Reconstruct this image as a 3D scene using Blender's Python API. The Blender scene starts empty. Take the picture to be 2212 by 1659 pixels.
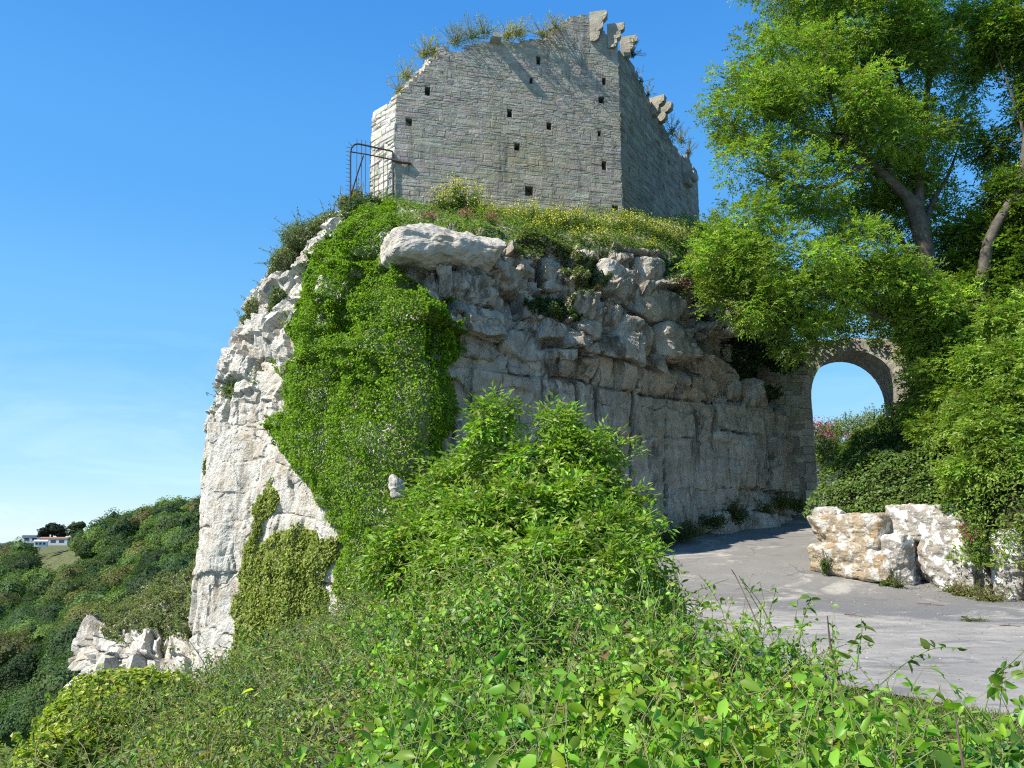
import bpy, math
import numpy as np

SC = bpy.context.scene
COL = SC.collection
rng = np.random.default_rng(11)
R = math.radians

# ------------------------------------------------------------------ camera, sky, sun, exposure
PITCH = R(11.1)
F = 1720.0                       # focal length in units of a 2212 px wide picture
cam_d = bpy.data.cameras.new('camera'); cam = bpy.data.objects.new('camera', cam_d); COL.objects.link(cam)
cam.location = (0, 0, 0); cam.rotation_euler = (math.pi / 2 + PITCH, 0, 0)
cam_d.sensor_width = 36.0; cam_d.lens = 36.0 * F / 2212.0
cam_d.clip_start = 0.1; cam_d.clip_end = 20000
SC.camera = cam

SUN_EL = R(47.0)
SUN_AZ = np.array([-0.885, -0.465]); SUN_AZ = SUN_AZ / np.linalg.norm(SUN_AZ)
SUN = np.array([SUN_AZ[0] * math.cos(SUN_EL), SUN_AZ[1] * math.cos(SUN_EL), math.sin(SUN_EL)])
sun_d = bpy.data.lights.new('sun', 'SUN'); sun = bpy.data.objects.new('sun', sun_d); COL.objects.link(sun)
sun_d.energy = 4.9; sun_d.angle = R(0.55); sun_d.color = (1.0, 0.95, 0.86)
from mathutils import Vector
sun.rotation_euler = Vector(SUN).to_track_quat('Z', 'Y').to_euler()
sun.location = (-30, -20, 40)

world = bpy.data.worlds.new('World'); SC.world = world; world.use_nodes = True
wt = world.node_tree; wt.nodes.clear()
w_out = wt.nodes.new('ShaderNodeOutputWorld'); w_bg = wt.nodes.new('ShaderNodeBackground')
w_sky = wt.nodes.new('ShaderNodeTexSky'); w_sky.sky_type = 'NISHITA'; w_sky.sun_disc = False
w_sky.sun_elevation = SUN_EL; w_sky.sun_rotation = math.atan2(SUN_AZ[0], SUN_AZ[1])
w_sky.air_density = 1.0; w_sky.dust_density = 0.0; w_sky.ozone_density = 4.0; w_sky.altitude = 0
# thin cirrus low in the sky
w_tc = wt.nodes.new('ShaderNodeTexCoord'); w_map = wt.nodes.new('ShaderNodeMapping')
w_map.inputs['Scale'].default_value = (2.2, 2.2, 9.0); w_map.inputs['Rotation'].default_value = (0.0, 0.12, 0.3)
w_n = wt.nodes.new('ShaderNodeTexNoise'); w_n.inputs['Scale'].default_value = 2.2; w_n.inputs['Detail'].default_value = 8
w_n.inputs['Roughness'].default_value = 0.6; w_n.inputs['Distortion'].default_value = 0.8
w_r = wt.nodes.new('ShaderNodeMapRange'); w_r.inputs[1].default_value = 0.52; w_r.inputs[2].default_value = 0.85
w_r.inputs[3].default_value = 0.0; w_r.inputs[4].default_value = 0.16
w_sep = wt.nodes.new('ShaderNodeSeparateXYZ')
w_h = wt.nodes.new('ShaderNodeMapRange'); w_h.inputs[1].default_value = 0.02; w_h.inputs[2].default_value = 0.3
w_h.inputs[3].default_value = 1.0; w_h.inputs[4].default_value = 0.0
w_mul = wt.nodes.new('ShaderNodeMath'); w_mul.operation = 'MULTIPLY'
w_mix = wt.nodes.new('ShaderNodeMixRGB'); w_mix.inputs[2].default_value = (7.5, 8.2, 9.0, 1)
w_gam = wt.nodes.new('ShaderNodeHueSaturation'); w_gam.inputs['Saturation'].default_value = 1.18; w_gam.inputs['Value'].default_value = 1.0
L = wt.links.new
L(w_tc.outputs['Generated'], w_map.inputs['Vector']); L(w_map.outputs[0], w_n.inputs['Vector'])
L(w_n.outputs['Fac'], w_r.inputs[0]); L(w_tc.outputs['Generated'], w_sep.inputs[0]); L(w_sep.outputs['Z'], w_h.inputs[0])
L(w_r.outputs[0], w_mul.inputs[0]); L(w_h.outputs[0], w_mul.inputs[1])
L(w_sky.outputs[0], w_gam.inputs['Color']); L(w_mul.outputs[0], w_mix.inputs[0])
w_ramp = wt.nodes.new('ShaderNodeValToRGB'); w_ramp.color_ramp.interpolation = 'EASE'
_k = 1.0 / (0.14 * 2 ** 0.8)
for q_, (p_, c_) in enumerate([(0.0, (.58, .82, .96)), (0.09, (.40, .72, .98)), (0.22, (.20, .57, .99)), (0.42, (.105, .43, .97)), (0.62, (.06, .32, .87)), (1.0, (.04, .22, .66))]):
    e_ = w_ramp.color_ramp.elements[q_] if q_ < 2 else w_ramp.color_ramp.elements.new(p_)
    e_.position = p_; e_.color = (*[v * _k for v in c_], 1)
w_mix2 = wt.nodes.new('ShaderNodeMixRGB'); w_mix2.inputs[0].default_value = 0.8
L(w_sep.outputs['Z'], w_ramp.inputs[0]); L(w_ramp.outputs[0], w_mix2.inputs[2]); L(w_gam.outputs[0], w_mix2.inputs[1]); L(w_mix2.outputs[0], w_mix.inputs[1])
L(w_mix.outputs[0], w_bg.inputs['Color']); L(w_bg.outputs[0], w_out.inputs[0])
w_bg.inputs['Strength'].default_value = 0.14

SC.view_settings.view_transform = 'Standard'; SC.view_settings.look = 'None'
SC.view_settings.exposure = 0.8; SC.view_settings.gamma = 1.0
SC.render.engine = 'CYCLES'
SC.cycles.filter_width = 1.15
SC.cycles.max_bounces = 6; SC.cycles.diffuse_bounces = 3; SC.cycles.glossy_bounces = 2
SC.cycles.transmission_bounces = 3; SC.cycles.transparent_max_bounces = 4
SC.cycles.use_adaptive_sampling = True; SC.cycles.adaptive_threshold = 0.006
try:
    SC.cycles.use_denoising = False
except Exception: pass

# ------------------------------------------------------------------ geometry helpers
CP, SP = math.cos(PITCH), math.sin(PITCH)
def ray(px, py):
    x = (px - 1106.0) / F; y = (829.5 - py) / F
    return np.array([x, CP - y * SP, SP + y * CP])
def at(px, py, D):
    d = ray(px, py); return d * (D / d[1])
def hit(px, py, p0, n):
    d = ray(px, py); return d * (np.dot(p0, n) / np.dot(d, n))
def project(P):
    P = np.asarray(P); zc = P[..., 1] * CP + P[..., 2] * SP
    yc = -P[..., 1] * SP + P[..., 2] * CP
    return 1106 + F * P[..., 0] / zc, 829.5 - F * yc / zc
def nrm(v):
    v = np.asarray(v, float); return v / np.maximum(np.linalg.norm(v, axis=-1, keepdims=True), 1e-9)

def _h(ix, iy, iz, s=0):
    h = (ix.astype(np.int64) * 374761393 + iy.astype(np.int64) * 668265263 + iz.astype(np.int64) * 2147483647 + s * 974711) & 0xffffffff
    h = ((h ^ (h >> 13)) * 1274126177) & 0xffffffff
    h = ((h ^ (h >> 16)) * 2246822519) & 0xffffffff
    return ((h ^ (h >> 15)) & 0xffffff) / float(0xffffff)
def vnoise(P, s=0):
    P = np.asarray(P, float); i = np.floor(P).astype(np.int64); f = P - i; f = f * f * (3 - 2 * f)
    x, y, z = i[..., 0], i[..., 1], i[..., 2]; fx, fy, fz = f[..., 0], f[..., 1], f[..., 2]
    r = 0
    for dx in (0, 1):
        for dy in (0, 1):
            for dz in (0, 1):
                r = r + _h(x + dx, y + dy, z + dz, s) * (fx if dx else 1 - fx) * (fy if dy else 1 - fy) * (fz if dz else 1 - fz)
    return r * 2 - 1
def fbm(P, o=4, s=0, g=0.5):
    P = np.asarray(P, float); r = 0; a = 1
    for k in range(o):
        r = r + a * vnoise(P * (2.03 ** k) + 17.3 * k, s + k); a *= g
    return r

class Acc:
    """collects faces, builds ONE mesh object"""
    def __init__(s): s.v = []; s.l = []; s.n = []; s.t = []; s.c = 0
    def add(s, V, Fc, tint=(0.5, 0.5, 0.5)):
        V = np.asarray(V, float).reshape(-1, 3); Fc = np.asarray(Fc, np.int64)
        s.v.append(V); s.l.append((Fc + s.c).ravel()); s.n.append(np.full(len(Fc), Fc.shape[1], np.int64))
        t = np.asarray(tint, float)
        s.t.append(np.broadcast_to(t, (len(Fc), 3)) if t.ndim == 1 else t); s.c += len(V)
    def build(s, name, m, parent=None, loc=None, smooth=False):
        V = np.concatenate(s.v); l = np.concatenate(s.l); n = np.concatenate(s.n); T = np.concatenate(s.t)
        me = bpy.data.meshes.new(name)
        if parent is not None:
            off = np.zeros(3); q = parent
            while q is not None: off = off + np.array(q.location); q = q.parent
        else:
            off = np.array(loc) if loc is not None else np.array([V[:, 0].mean(), V[:, 1].mean(), V[:, 2].min()])
        me.vertices.add(len(V)); me.vertices.foreach_set('co', (V - off).astype(np.float32).ravel())
        me.loops.add(len(l)); me.loops.foreach_set('vertex_index', l.astype(np.int32))
        me.polygons.add(len(n)); st = np.concatenate(([0], np.cumsum(n)[:-1]))
        me.polygons.foreach_set('loop_start', st.astype(np.int32))
        me.polygons.foreach_set('use_smooth', np.full(len(n), smooth))
        a = me.attributes.new('tint', 'FLOAT_COLOR', 'FACE')
        a.data.foreach_set('color', np.concatenate([np.clip(T, 0, 1), np.ones((len(T), 1))], 1).astype(np.float32).ravel())
        me.update(calc_edges=True)
        me.materials.append(m)
        loose = parent is not None and name in ('foliage', 'flower', 'crown') or (name == 'stem' and len(V) > 700)
        o = bpy.data.objects.new(name, me); COL.objects.link(o)
        if parent is not None: o.parent = parent
        else: o.location = off
        if loose: o['kind'] = 'stuff'
        return o

def tag(o, label=None, cat=None, group=None, kind=None):
    if label: o['label'] = label
    if cat: o['category'] = cat
    if group: o['group'] = group
    if kind: o['kind'] = kind
    return o
def thing(name, label, cat, loc, group=None):
    o = bpy.data.objects.new(name, None); COL.objects.link(o); o.location = [float(v) for v in loc]
    o.empty_display_size = 0.3
    return tag(o, label, cat, group)
def dup(root, loc, rz, label=None, scale=1.0):
    r = root.copy(); COL.objects.link(r); r.location = [float(v) for v in loc]; r.rotation_euler = (0, 0, rz); r.scale = (scale,) * 3
    if label: r['label'] = label
    for ch in root.children:
        c = ch.copy(); COL.objects.link(c); c.parent = r
        for g in ch.children:
            d = g.copy(); COL.objects.link(d); d.parent = c
    return r

def tube(acc, pts, r0, r1, tint, n=6):
    pts = np.asarray(pts, float); k = len(pts)
    T = np.gradient(pts, axis=0); T = nrm(T)
    up = np.array([0.31, 0.17, 0.93]); A = nrm(np.cross(T, up)); B = np.cross(T, A)
    rr = np.linspace(r0, r1, k) if np.isscalar(r0) else np.asarray(r0)
    a = np.arange(n) / n * 2 * np.pi
    V = pts[:, None] + rr[:, None, None] * (np.cos(a)[None, :, None] * A[:, None] + np.sin(a)[None, :, None] * B[:, None])
    i = np.arange(k - 1)[:, None] * n; j = np.arange(n)[None]; j2 = (j + 1) % n
    Fq = np.stack([i + j, i + j2, i + n + j2, i + n + j], -1).reshape(-1, 4)
    acc.add(V.reshape(-1, 3), Fq, tint)
def smooth_path(pts, k=5):
    pts = np.asarray(pts, float); P = np.vstack([2 * pts[0] - pts[1], pts, 2 * pts[-1] - pts[-2]]); o = []
    for i in range(1, len(P) - 2):
        for t in np.arange(k) / k:
            o.append(0.5 * (2 * P[i] + (P[i + 1] - P[i - 1]) * t + (2 * P[i - 1] - 5 * P[i] + 4 * P[i + 1] - P[i + 2]) * t * t + (3 * P[i] - P[i - 1] - 3 * P[i + 1] + P[i + 2]) * t ** 3))
    o.append(pts[-1]); return np.array(o)

def box(acc, c, ax, ay, az, tint):
    """box with half-axis vectors"""
    c, ax, ay, az = (np.asarray(q, float) for q in (c, ax, ay, az))
    V = [c + sx * ax + sy * ay + sz * az for sx in (-1, 1) for sy in (-1, 1) for sz in (-1, 1)]
    acc.add(V, [(0, 1, 3, 2), (4, 6, 7, 5), (0, 4, 5, 1), (2, 3, 7, 6), (0, 2, 6, 4), (1, 5, 7, 3)], tint)

# ------------------------------------------------------------------ leaves
def leaf_quads(acc, P, N, size, asp, jit, tint, droop=0.3, fold=0.12):
    n = len(P)
    if n == 0: return
    size = np.broadcast_to(np.asarray(size, float), (n,)) * rng.uniform(0.65, 1.25, n)
    N = nrm(N + jit * rng.normal(size=(n, 3)))
    t = rng.normal(size=(n, 3)); t[:, 2] -= droop * 2; t = nrm(t - (t * N).sum(1, keepdims=True) * N)
    b = np.cross(N, t); s = size[:, None]; w = s * asp * 0.5
    base = P - t * s * 0.5
    V = np.stack([base, base + t * s * 0.42 + b * w + N * s * fold, base + t * s, base + t * s * 0.42 - b * w + N * s * fold], 1)
    acc.add(V.reshape(-1, 3), np.arange(4 * n).reshape(n, 4), tint)
def leaf_full(acc, P, N, size, asp, jit, tint, droop=0.3, tdir=None):
    """8-vertex folded, curved leaf"""
    n = len(P)
    if n == 0: return
    size = np.broadcast_to(np.asarray(size, float), (n,)) * np.clip(np.exp(0.32 * rng.normal(size=n)), 0.4, 1.55)
    N = nrm(N + jit * rng.normal(size=(n, 3)))
    t = rng.normal(size=(n, 3)) if tdir is None else tdir + 0.35 * rng.normal(size=(n, 3))
    t[:, 2] -= droop; t = nrm(t - (t * N).sum(1, keepdims=True) * N)
    asp = asp * rng.uniform(0.6, 1.35, (n, 1)); b = np.cross(N, t); s = size[:, None]; w = s * asp * 0.5; f = s * rng.uniform(0.03, 0.16, (n, 1)); c = s * rng.uniform(-0.05, 0.6, (n, 1))
    q = lambda u, sd, up, dn: P + t * s * u + b * w * sd + N * (f * up) - N * (c * dn)
    V = np.stack([q(0, 0, 0, 0), q(.28, .86, 1, .05), q(.28, 0, 0, .05), q(.28, -.86, 1, .05), q(.66, .8, .9, .38), q(.66, 0, 0, .38), q(.66, -.8, .9, .38), q(1, 0, 0, 1)], 1)
    tri = np.array([(0, 1, 2), (0, 2, 3), (1, 4, 5), (1, 5, 2), (2, 5, 6), (2, 6, 3), (4, 7, 5), (5, 7, 6)])
    Fc = (np.arange(n)[:, None, None] * 8 + tri[None]).reshape(-1, 3)
    T = np.repeat(np.broadcast_to(tint, (n, 3)), 8, 0)
    acc.add(V.reshape(-1, 3), Fc, T)
def tints(n, base, var=0.25, hue=0.12, pale=0.0, pale_col=(0.2, 0.26, 0.08)):
    b = np.asarray(base, float)[None] * np.exp(var * rng.normal(size=(n, 1)))
    b = b * (1 + hue * rng.normal(size=(n, 3)) * np.array([1.0, 0.4, 0.8]))
    if pale > 0:
        m = rng.random(n) < pale; b[m] = np.asarray(pale_col) * rng.uniform(0.7, 1.2, (m.sum(), 1))
    return np.clip(b, 0.005, 0.9)
def pinnate(acc, base, d, length, nl, ls, asp, tint):
    """compound leaves: base (n,3), direction d (n,3)"""
    n = len(base); d = nrm(d); up = np.array([0, 0, 1.0])
    b = nrm(np.cross(d, up) + 0.2 * rng.normal(size=(n, 3))); N = nrm(np.cross(b, d))
    L_ = length * rng.uniform(0.7, 1.2, n)
    for k in range(nl):
        if k == nl - 1: u, sd = 1.0, 0.0
        else: u, sd = 0.25 + 0.7 * (k // 2) / max(1, (nl - 1) // 2), (1 if k % 2 else -1)
        p = base + d * (L_ * u)[:, None]; p[:, 2] -= 0.25 * L_ * u * u
        t = nrm(d * (0.55 if sd else 1.0) + b * sd * 0.85 + np.array([0, 0, -0.15]) + 0.3 * rng.normal(size=(n, 3)))
        nn = nrm(N + 0.7 * rng.normal(size=(n, 3))); nn = nrm(nn - (nn * t).sum(1, keepdims=True) * t)
        bb = np.cross(nn, t); s = (ls * rng.uniform(0.75, 1.2, n))[:, None]; w = s * asp * 0.5
        V = np.stack([p, p + t * s * 0.4 + bb * w + nn * s * .06, p + t * s, p + t * s * 0.4 - bb * w + nn * s * .06], 1)
        acc.add(V.reshape(-1, 3), np.arange(4 * n).reshape(n, 4), tint)

# ------------------------------------------------------------------ materials
def new_mat(name):
    m = bpy.data.materials.new(name); m.use_nodes = True; t = m.node_tree; t.nodes.clear()
    o = t.nodes.new('ShaderNodeOutputMaterial'); p = t.nodes.new('ShaderNodeBsdfPrincipled'); t.links.new(p.outputs[0], o.inputs[0])
    return m, t, p, o
def nnoise(t, vec, scale, detail=4, rough=0.55, dist=0.0, sc=None):
    if sc is not None:
        mp = t.nodes.new('ShaderNodeMapping'); mp.inputs['Scale'].default_value = sc; t.links.new(vec, mp.inputs[0]); vec = mp.outputs[0]
    n = t.nodes.new('ShaderNodeTexNoise'); n.inputs['Scale'].default_value = scale; n.inputs['Detail'].default_value = detail
    n.inputs['Roughness'].default_value = rough; n.inputs['Distortion'].default_value = dist
    t.links.new(vec, n.inputs['Vector']); return n.outputs['Fac']
def nrange(t, v, a, b, c=0.0, d=1.0):
    n = t.nodes.new('ShaderNodeMapRange'); n.interpolation_type = 'SMOOTHSTEP'
    for i, x in enumerate((a, b, c, d)): n.inputs[i + 1].default_value = x
    t.links.new(v, n.inputs[0]); return n.outputs[0]
def nmix(t, f, a, b, mode='MIX'):
    n = t.nodes.new('ShaderNodeMixRGB'); n.blend_type = mode
    for i, x in enumerate((f, a, b)):
        if isinstance(x, (int, float)): n.inputs[i].default_value = x
        elif isinstance(x, tuple): n.inputs[i].default_value = (*x, 1)
        else: t.links.new(x, n.inputs[i])
    return n.outputs[0]
def nmath(t, op, a, b=0.0):
    n = t.nodes.new('ShaderNodeMath'); n.operation = op
    for i, x in enumerate((a, b)):
        if isinstance(x, (int, float)): n.inputs[i].default_value = x
        else: t.links.new(x, n.inputs[i])
    return n.outputs[0]
def nbump(t, p, h, strength, dist):
    n = t.nodes.new('ShaderNodeBump'); n.inputs['Strength'].default_value = strength; n.inputs['Distance'].default_value = dist
    t.links.new(h, n.inputs['Height']); t.links.new(n.outputs[0], p.inputs['Normal'])
def objco(t):
    n = t.nodes.new('ShaderNodeTexCoord'); return n.outputs['Object']
def attr(t, name='tint'):
    n = t.nodes.new('ShaderNodeAttribute'); n.attribute_name = name; return n.outputs['Color']

def leaf_mat(name, rough=0.42, trans=0.38, spec=0.5, gain=(1.5, 1.75, 0.55)):
    m, t, p, o = new_mat(name); c = attr(t)
    t.links.new(c, p.inputs['Base Color']); p.inputs['Roughness'].default_value = rough
    p.inputs['Specular IOR Level'].default_value = spec
    tr = t.nodes.new('ShaderNodeBsdfTranslucent'); g = nmix(t, 1.0, c, gain, 'MULTIPLY'); t.links.new(g, tr.inputs['Color'])
    mx = t.nodes.new('ShaderNodeMixShader'); mx.inputs[0].default_value = trans
    t.links.new(p.outputs[0], mx.inputs[1]); t.links.new(tr.outputs[0], mx.inputs[2]); t.links.new(mx.outputs[0], o.inputs[0])
    return m
M_LEAF = leaf_mat('leaf', 0.55, 0.42, 0.22)
M_GLOSS = leaf_mat('glossy_leaf', 0.44, 0.36, 0.34)
M_IVY = leaf_mat('ivy_leaf', 0.5, 0.36, 0.14)
M_FLOWER = leaf_mat('petal', 0.6, 0.35, 0.2, (1.0, 1.0, 1.0))
M_FAR = leaf_mat('far_leaf', 0.7, 0.3, 0.2)
def tint_mat(name, rough=0.85, spec=0.2, bump=0.0, bscale=20, vary=0.0, vscale=3.0, metal=0.0):
    m, t, p, o = new_mat(name); c = attr(t); v = objco(t)
    if vary > 0:
        k = nrange(t, nnoise(t, v, vscale, 6, 0.65), 0.3, 0.7, 1 - vary, 1 + vary); c = nmix(t, 1.0, c, k, 'MULTIPLY')
    t.links.new(c, p.inputs['Base Color']); p.inputs['Roughness'].default_value = rough; p.inputs['Specular IOR Level'].default_value = spec
    p.inputs['Metallic'].default_value = metal
    if bump > 0: nbump(t, p, nnoise(t, v, bscale, 6, 0.65), bump, 0.03)
    return m
M_BARK = tint_mat('bark', 0.9, 0.15, 0.6, 12, 0.35, 6)
M_PLAIN = tint_mat('painted', 0.6, 0.3)
M_RUST = tint_mat('rusty_iron', 0.75, 0.35, 0.3, 60, 0.4, 30)

def rock_mat(name, base, grey, ochre, dark, lichen=0.0, stain=0.6, och=0.4, use_tint=False, streak=0.5, scale=1.0):
    m, t, p, o = new_mat(name); v = objco(t)
    big = nnoise(t, v, 0.45 * scale, 6, 0.6, 0.4); mid = nnoise(t, v, 2.2 * scale, 8, 0.65, 0.3); fine = nnoise(t, v, 14 * scale, 8, 0.7)
    st = nnoise(t, v, 1.5 * scale, 8, 0.65, 0.5, (2.2, 2.2, 0.28))
    c = nmix(t, nrange(t, mid, 0.35, 0.65), base, grey)
    if use_tint: c = nmix(t, 1.0, c, attr(t), 'MULTIPLY')
    oc = nrange(t, nnoise(t, v, 0.9 * scale, 7, 0.7, 0.6), 0.5, 0.72, 0, och); c = nmix(t, oc, c, ochre)
    c = nmix(t, nmath(t, 'MULTIPLY', nrange(t, st, 0.5, 0.72), nrange(t, big, 0.4, 0.62, 0.25, streak + 0.25)), c, dark)
    c = nmix(t, nrange(t, fine, 0.56, 0.72, 0, stain), c, dark)
    c = nmix(t, nrange(t, fine, 0.44, 0.3, 0, 0.25), c, base)
    if lichen > 0:
        blob = nmath(t, 'MULTIPLY', nrange(t, nnoise(t, v, 2.6 * scale, 3, 0.5, 0.5), 0.49, 0.53), nrange(t, nnoise(t, v, 0.9 * scale, 4, 0.6), 0.40, 0.48))
        blob = nmath(t, 'MAXIMUM', blob, nmath(t, 'MULTIPLY', nrange(t, nnoise(t, v, 9 * scale, 3, 0.5), 0.62, 0.65), 0.8))
        c = nmix(t, nmath(t, 'MULTIPLY', blob, lichen), c, (0.70, 0.69, 0.65))
    t.links.new(c, p.inputs['Base Color']); p.inputs['Roughness'].default_value = 0.92; p.inputs['Specular IOR Level'].default_value = 0.15
    h = nmath(t, 'ADD', nmath(t, 'MULTIPLY', mid, 0.6), nmath(t, 'MULTIPLY', fine, 0.4))
    nbump(t, p, h, 0.75, 0.12)
    return m
M_CLIFF = rock_mat('limestone_cliff', (0.52, 0.47, 0.39), (0.37, 0.335, 0.28), (0.42, 0.29, 0.13), (0.13, 0.11, 0.09), 0.0, 0.6, 0.7)
M_FACE = None
M_BOULDER = rock_mat('lichened_limestone', (0.37, 0.33, 0.27), (0.27, 0.245, 0.21), (0.34, 0.23, 0.11), (0.12, 0.10, 0.08), 0.9, 0.55, 0.75, False, 0.3, 1.4)
M_MASON = rock_mat('limestone_masonry', (1.0, 0.985, 0.94), (0.74, 0.72, 0.68), (0.36, 0.30, 0.15), (0.15, 0.135, 0.11), 0.0, 0.45, 0.4, True, 0.75)

def cliff_mat():
    """limestone with a weathering mask stored per face in tint.r (grey-brown algae, plus brown painted in to offset blue shade, on the shaded face)"""
    m, t, p, o = new_mat('weathered_limestone_cliff'); v = objco(t); a = attr(t)
    sep = t.nodes.new('ShaderNodeSeparateColor'); t.links.new(a, sep.inputs[0]); w = sep.outputs[0]; crack = sep.outputs[1]
    big = nnoise(t, v, 0.4, 6, 0.6, 0.5); mid = nnoise(t, v, 1.9, 9, 0.66, 0.4); fine = nnoise(t, v, 13, 9, 0.7)
    st = nnoise(t, v, 1.1, 10, 0.72, 0.8, (1.8, 1.8, 0.55)); st2 = nnoise(t, v, 2.2, 8, 0.7, 0.5, (2.0, 2.0, 0.5))
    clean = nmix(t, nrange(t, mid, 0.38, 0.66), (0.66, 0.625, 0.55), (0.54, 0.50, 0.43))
    weath = nmix(t, nrange(t, mid, 0.32, 0.68), (0.50, 0.435, 0.345), (0.29, 0.245, 0.188))  # algae-stained tone, browned further to counter the blue light in shade
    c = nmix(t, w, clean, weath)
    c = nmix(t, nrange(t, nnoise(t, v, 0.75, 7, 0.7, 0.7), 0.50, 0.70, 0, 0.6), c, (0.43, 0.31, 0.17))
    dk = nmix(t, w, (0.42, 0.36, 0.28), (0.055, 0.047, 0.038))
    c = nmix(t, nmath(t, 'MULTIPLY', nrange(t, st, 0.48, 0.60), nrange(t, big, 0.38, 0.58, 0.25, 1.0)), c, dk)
    pale = nmath(t, 'MULTIPLY', nrange(t, st2, 0.52, 0.66), nrange(t, fine, 0.42, 0.56)); c = nmix(t, nmath(t, 'MULTIPLY', pale, 0.4), c, (0.5, 0.46, 0.39))
    c = nmix(t, nrange(t, fine, 0.54, 0.70, 0, 0.4), c, dk)
    c = nmix(t, nrange(t, crack, 0.2, 0.9, 0.0, 0.6), c, (0.10, 0.09, 0.075))
    t.links.new(c, p.inputs['Base Color']); p.inputs['Roughness'].default_value = 0.93; p.inputs['Specular IOR Level'].default_value = 0.12
    nbump(t, p, nmath(t, 'ADD', nmath(t, 'MULTIPLY', mid, 0.6), nmath(t, 'MULTIPLY', fine, 0.6)), 1.0, 0.16)
    return m
M_FACE = cliff_mat()

def soil_mat(name, a, b):
    m, t, p, o = new_mat(name); v = objco(t)
    c = nmix(t, nrange(t, nnoise(t, v, 1.2, 8, 0.7), 0.35, 0.65), a, b); t.links.new(c, p.inputs['Base Color'])
    p.inputs['Roughness'].default_value = 0.95; p.inputs['Specular IOR Level'].default_value = 0.1
    nbump(t, p, nnoise(t, v, 6, 8, 0.7), 0.8, 0.1); return m
M_SOIL = soil_mat('leafy_soil', (0.03, 0.045, 0.015), (0.06, 0.055, 0.03))
M_SCRUB = soil_mat('grassy_scrub', (0.035, 0.05, 0.02), (0.16, 0.16, 0.07))

def road_mat():
    m, t, p, o = new_mat('worn_asphalt'); v = objco(t)
    sep = t.nodes.new('ShaderNodeSeparateXYZ'); t.links.new(v, sep.inputs[0]); X, Y = sep.outputs[0], sep.outputs[1]
    wob = nmath(t, 'MULTIPLY', nmath(t, 'SUBTRACT', nnoise(t, v, 0.8, 5, 0.6), 0.5), 2.2)
    base = nmix(t, nrange(t, nnoise(t, v, 1.1, 8, 0.7), 0.35, 0.65), (0.225, 0.213, 0.197), (0.31, 0.292, 0.268))
    # newer, darker asphalt band beside the boulders (edge line y = 23.4 - 1.02 (x-5))
    e = nmath(t, 'ADD', nmath(t, 'SUBTRACT', Y, nmath(t, 'SUBTRACT', 26.2, nmath(t, 'MULTIPLY', X, 1.16))), wob)
    band = nmath(t, 'MULTIPLY', nrange(t, e, 0.0, 0.7), nrange(t, Y, 23.5, 20.5))
    c = nmix(t, nmath(t, 'MULTIPLY', band, 0.85), base, (0.135, 0.135, 0.14))
    far = nrange(t, nmath(t, 'ADD', Y, wob), 19.2, 21.5); c = nmix(t, nmath(t, 'MULTIPLY', far, 0.7), c, (0.175, 0.165, 0.15))
    # long pale dust smears across the road
    ln = nnoise(t, v, 0.55, 10, 0.74, 0.9, (0.7, 1.0, 1)); c = nmix(t, nrange(t, ln, 0.50, 0.64, 0, 0.8), c, (0.40, 0.37, 0.32))
    dk = nnoise(t, v, 0.62, 9, 0.72, 0.9, (0.6, 1.2, 1)); c = nmix(t, nrange(t, dk, 0.56, 0.63, 0, 0.7), c, (0.13, 0.128, 0.128))
    c = nmix(t, nrange(t, nnoise(t, v, 45, 4, 0.8), 0.6, 0.75, 0, 0.5), c, (0.5, 0.48, 0.45))
    c = nmix(t, nrange(t, nnoise(t, v, 30, 4, 0.8), 0.42, 0.3, 0, 0.5), c, (0.1, 0.1, 0.1))
    vc = t.nodes.new('ShaderNodeTexVoronoi'); vc.feature = 'DISTANCE_TO_EDGE'; vc.inputs['Scale'].default_value = 0.55
    nv = t.nodes.new('ShaderNodeTexNoise'); nv.inputs['Scale'].default_value = 1.6; nv.inputs['Detail'].default_value = 6; t.links.new(v, nv.inputs['Vector'])
    t.links.new(nmix(t, 0.35, v, nv.outputs['Color']), vc.inputs['Vector'])
    crk = nmath(t, 'MULTIPLY', nrange(t, vc.outputs['Distance'], 0.012, 0.004), nrange(t, nnoise(t, v, 0.7, 3), 0.48, 0.56)); c = nmix(t, nmath(t, 'MULTIPLY', crk, 0.35), c, (0.06, 0.058, 0.05))
    c = nmix(t, nrange(t, nnoise(t, v, 4.5, 8, 0.75), 0.5, 0.68, 0, 0.35), c, (0.13, 0.122, 0.11))
    t.links.new(c, p.inputs['Base Color']); p.inputs['Roughness'].default_value = 0.85; p.inputs['Specular IOR Level'].default_value = 0.25
    nbump(t, p, nnoise(t, v, 35, 6, 0.75), 0.5, 0.02)
    return m
M_ROAD = road_mat()
def sea_mat():
    m, t, p, o = new_mat('sea_water'); p.inputs['Base Color'].default_value = (0.03, 0.09, 0.13, 1); p.inputs['Roughness'].default_value = 0.25
    nbump(t, p, nnoise(t, objco(t), 0.2, 6, 0.6), 0.3, 1.0); return m
M_SEA = sea_mat()

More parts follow.
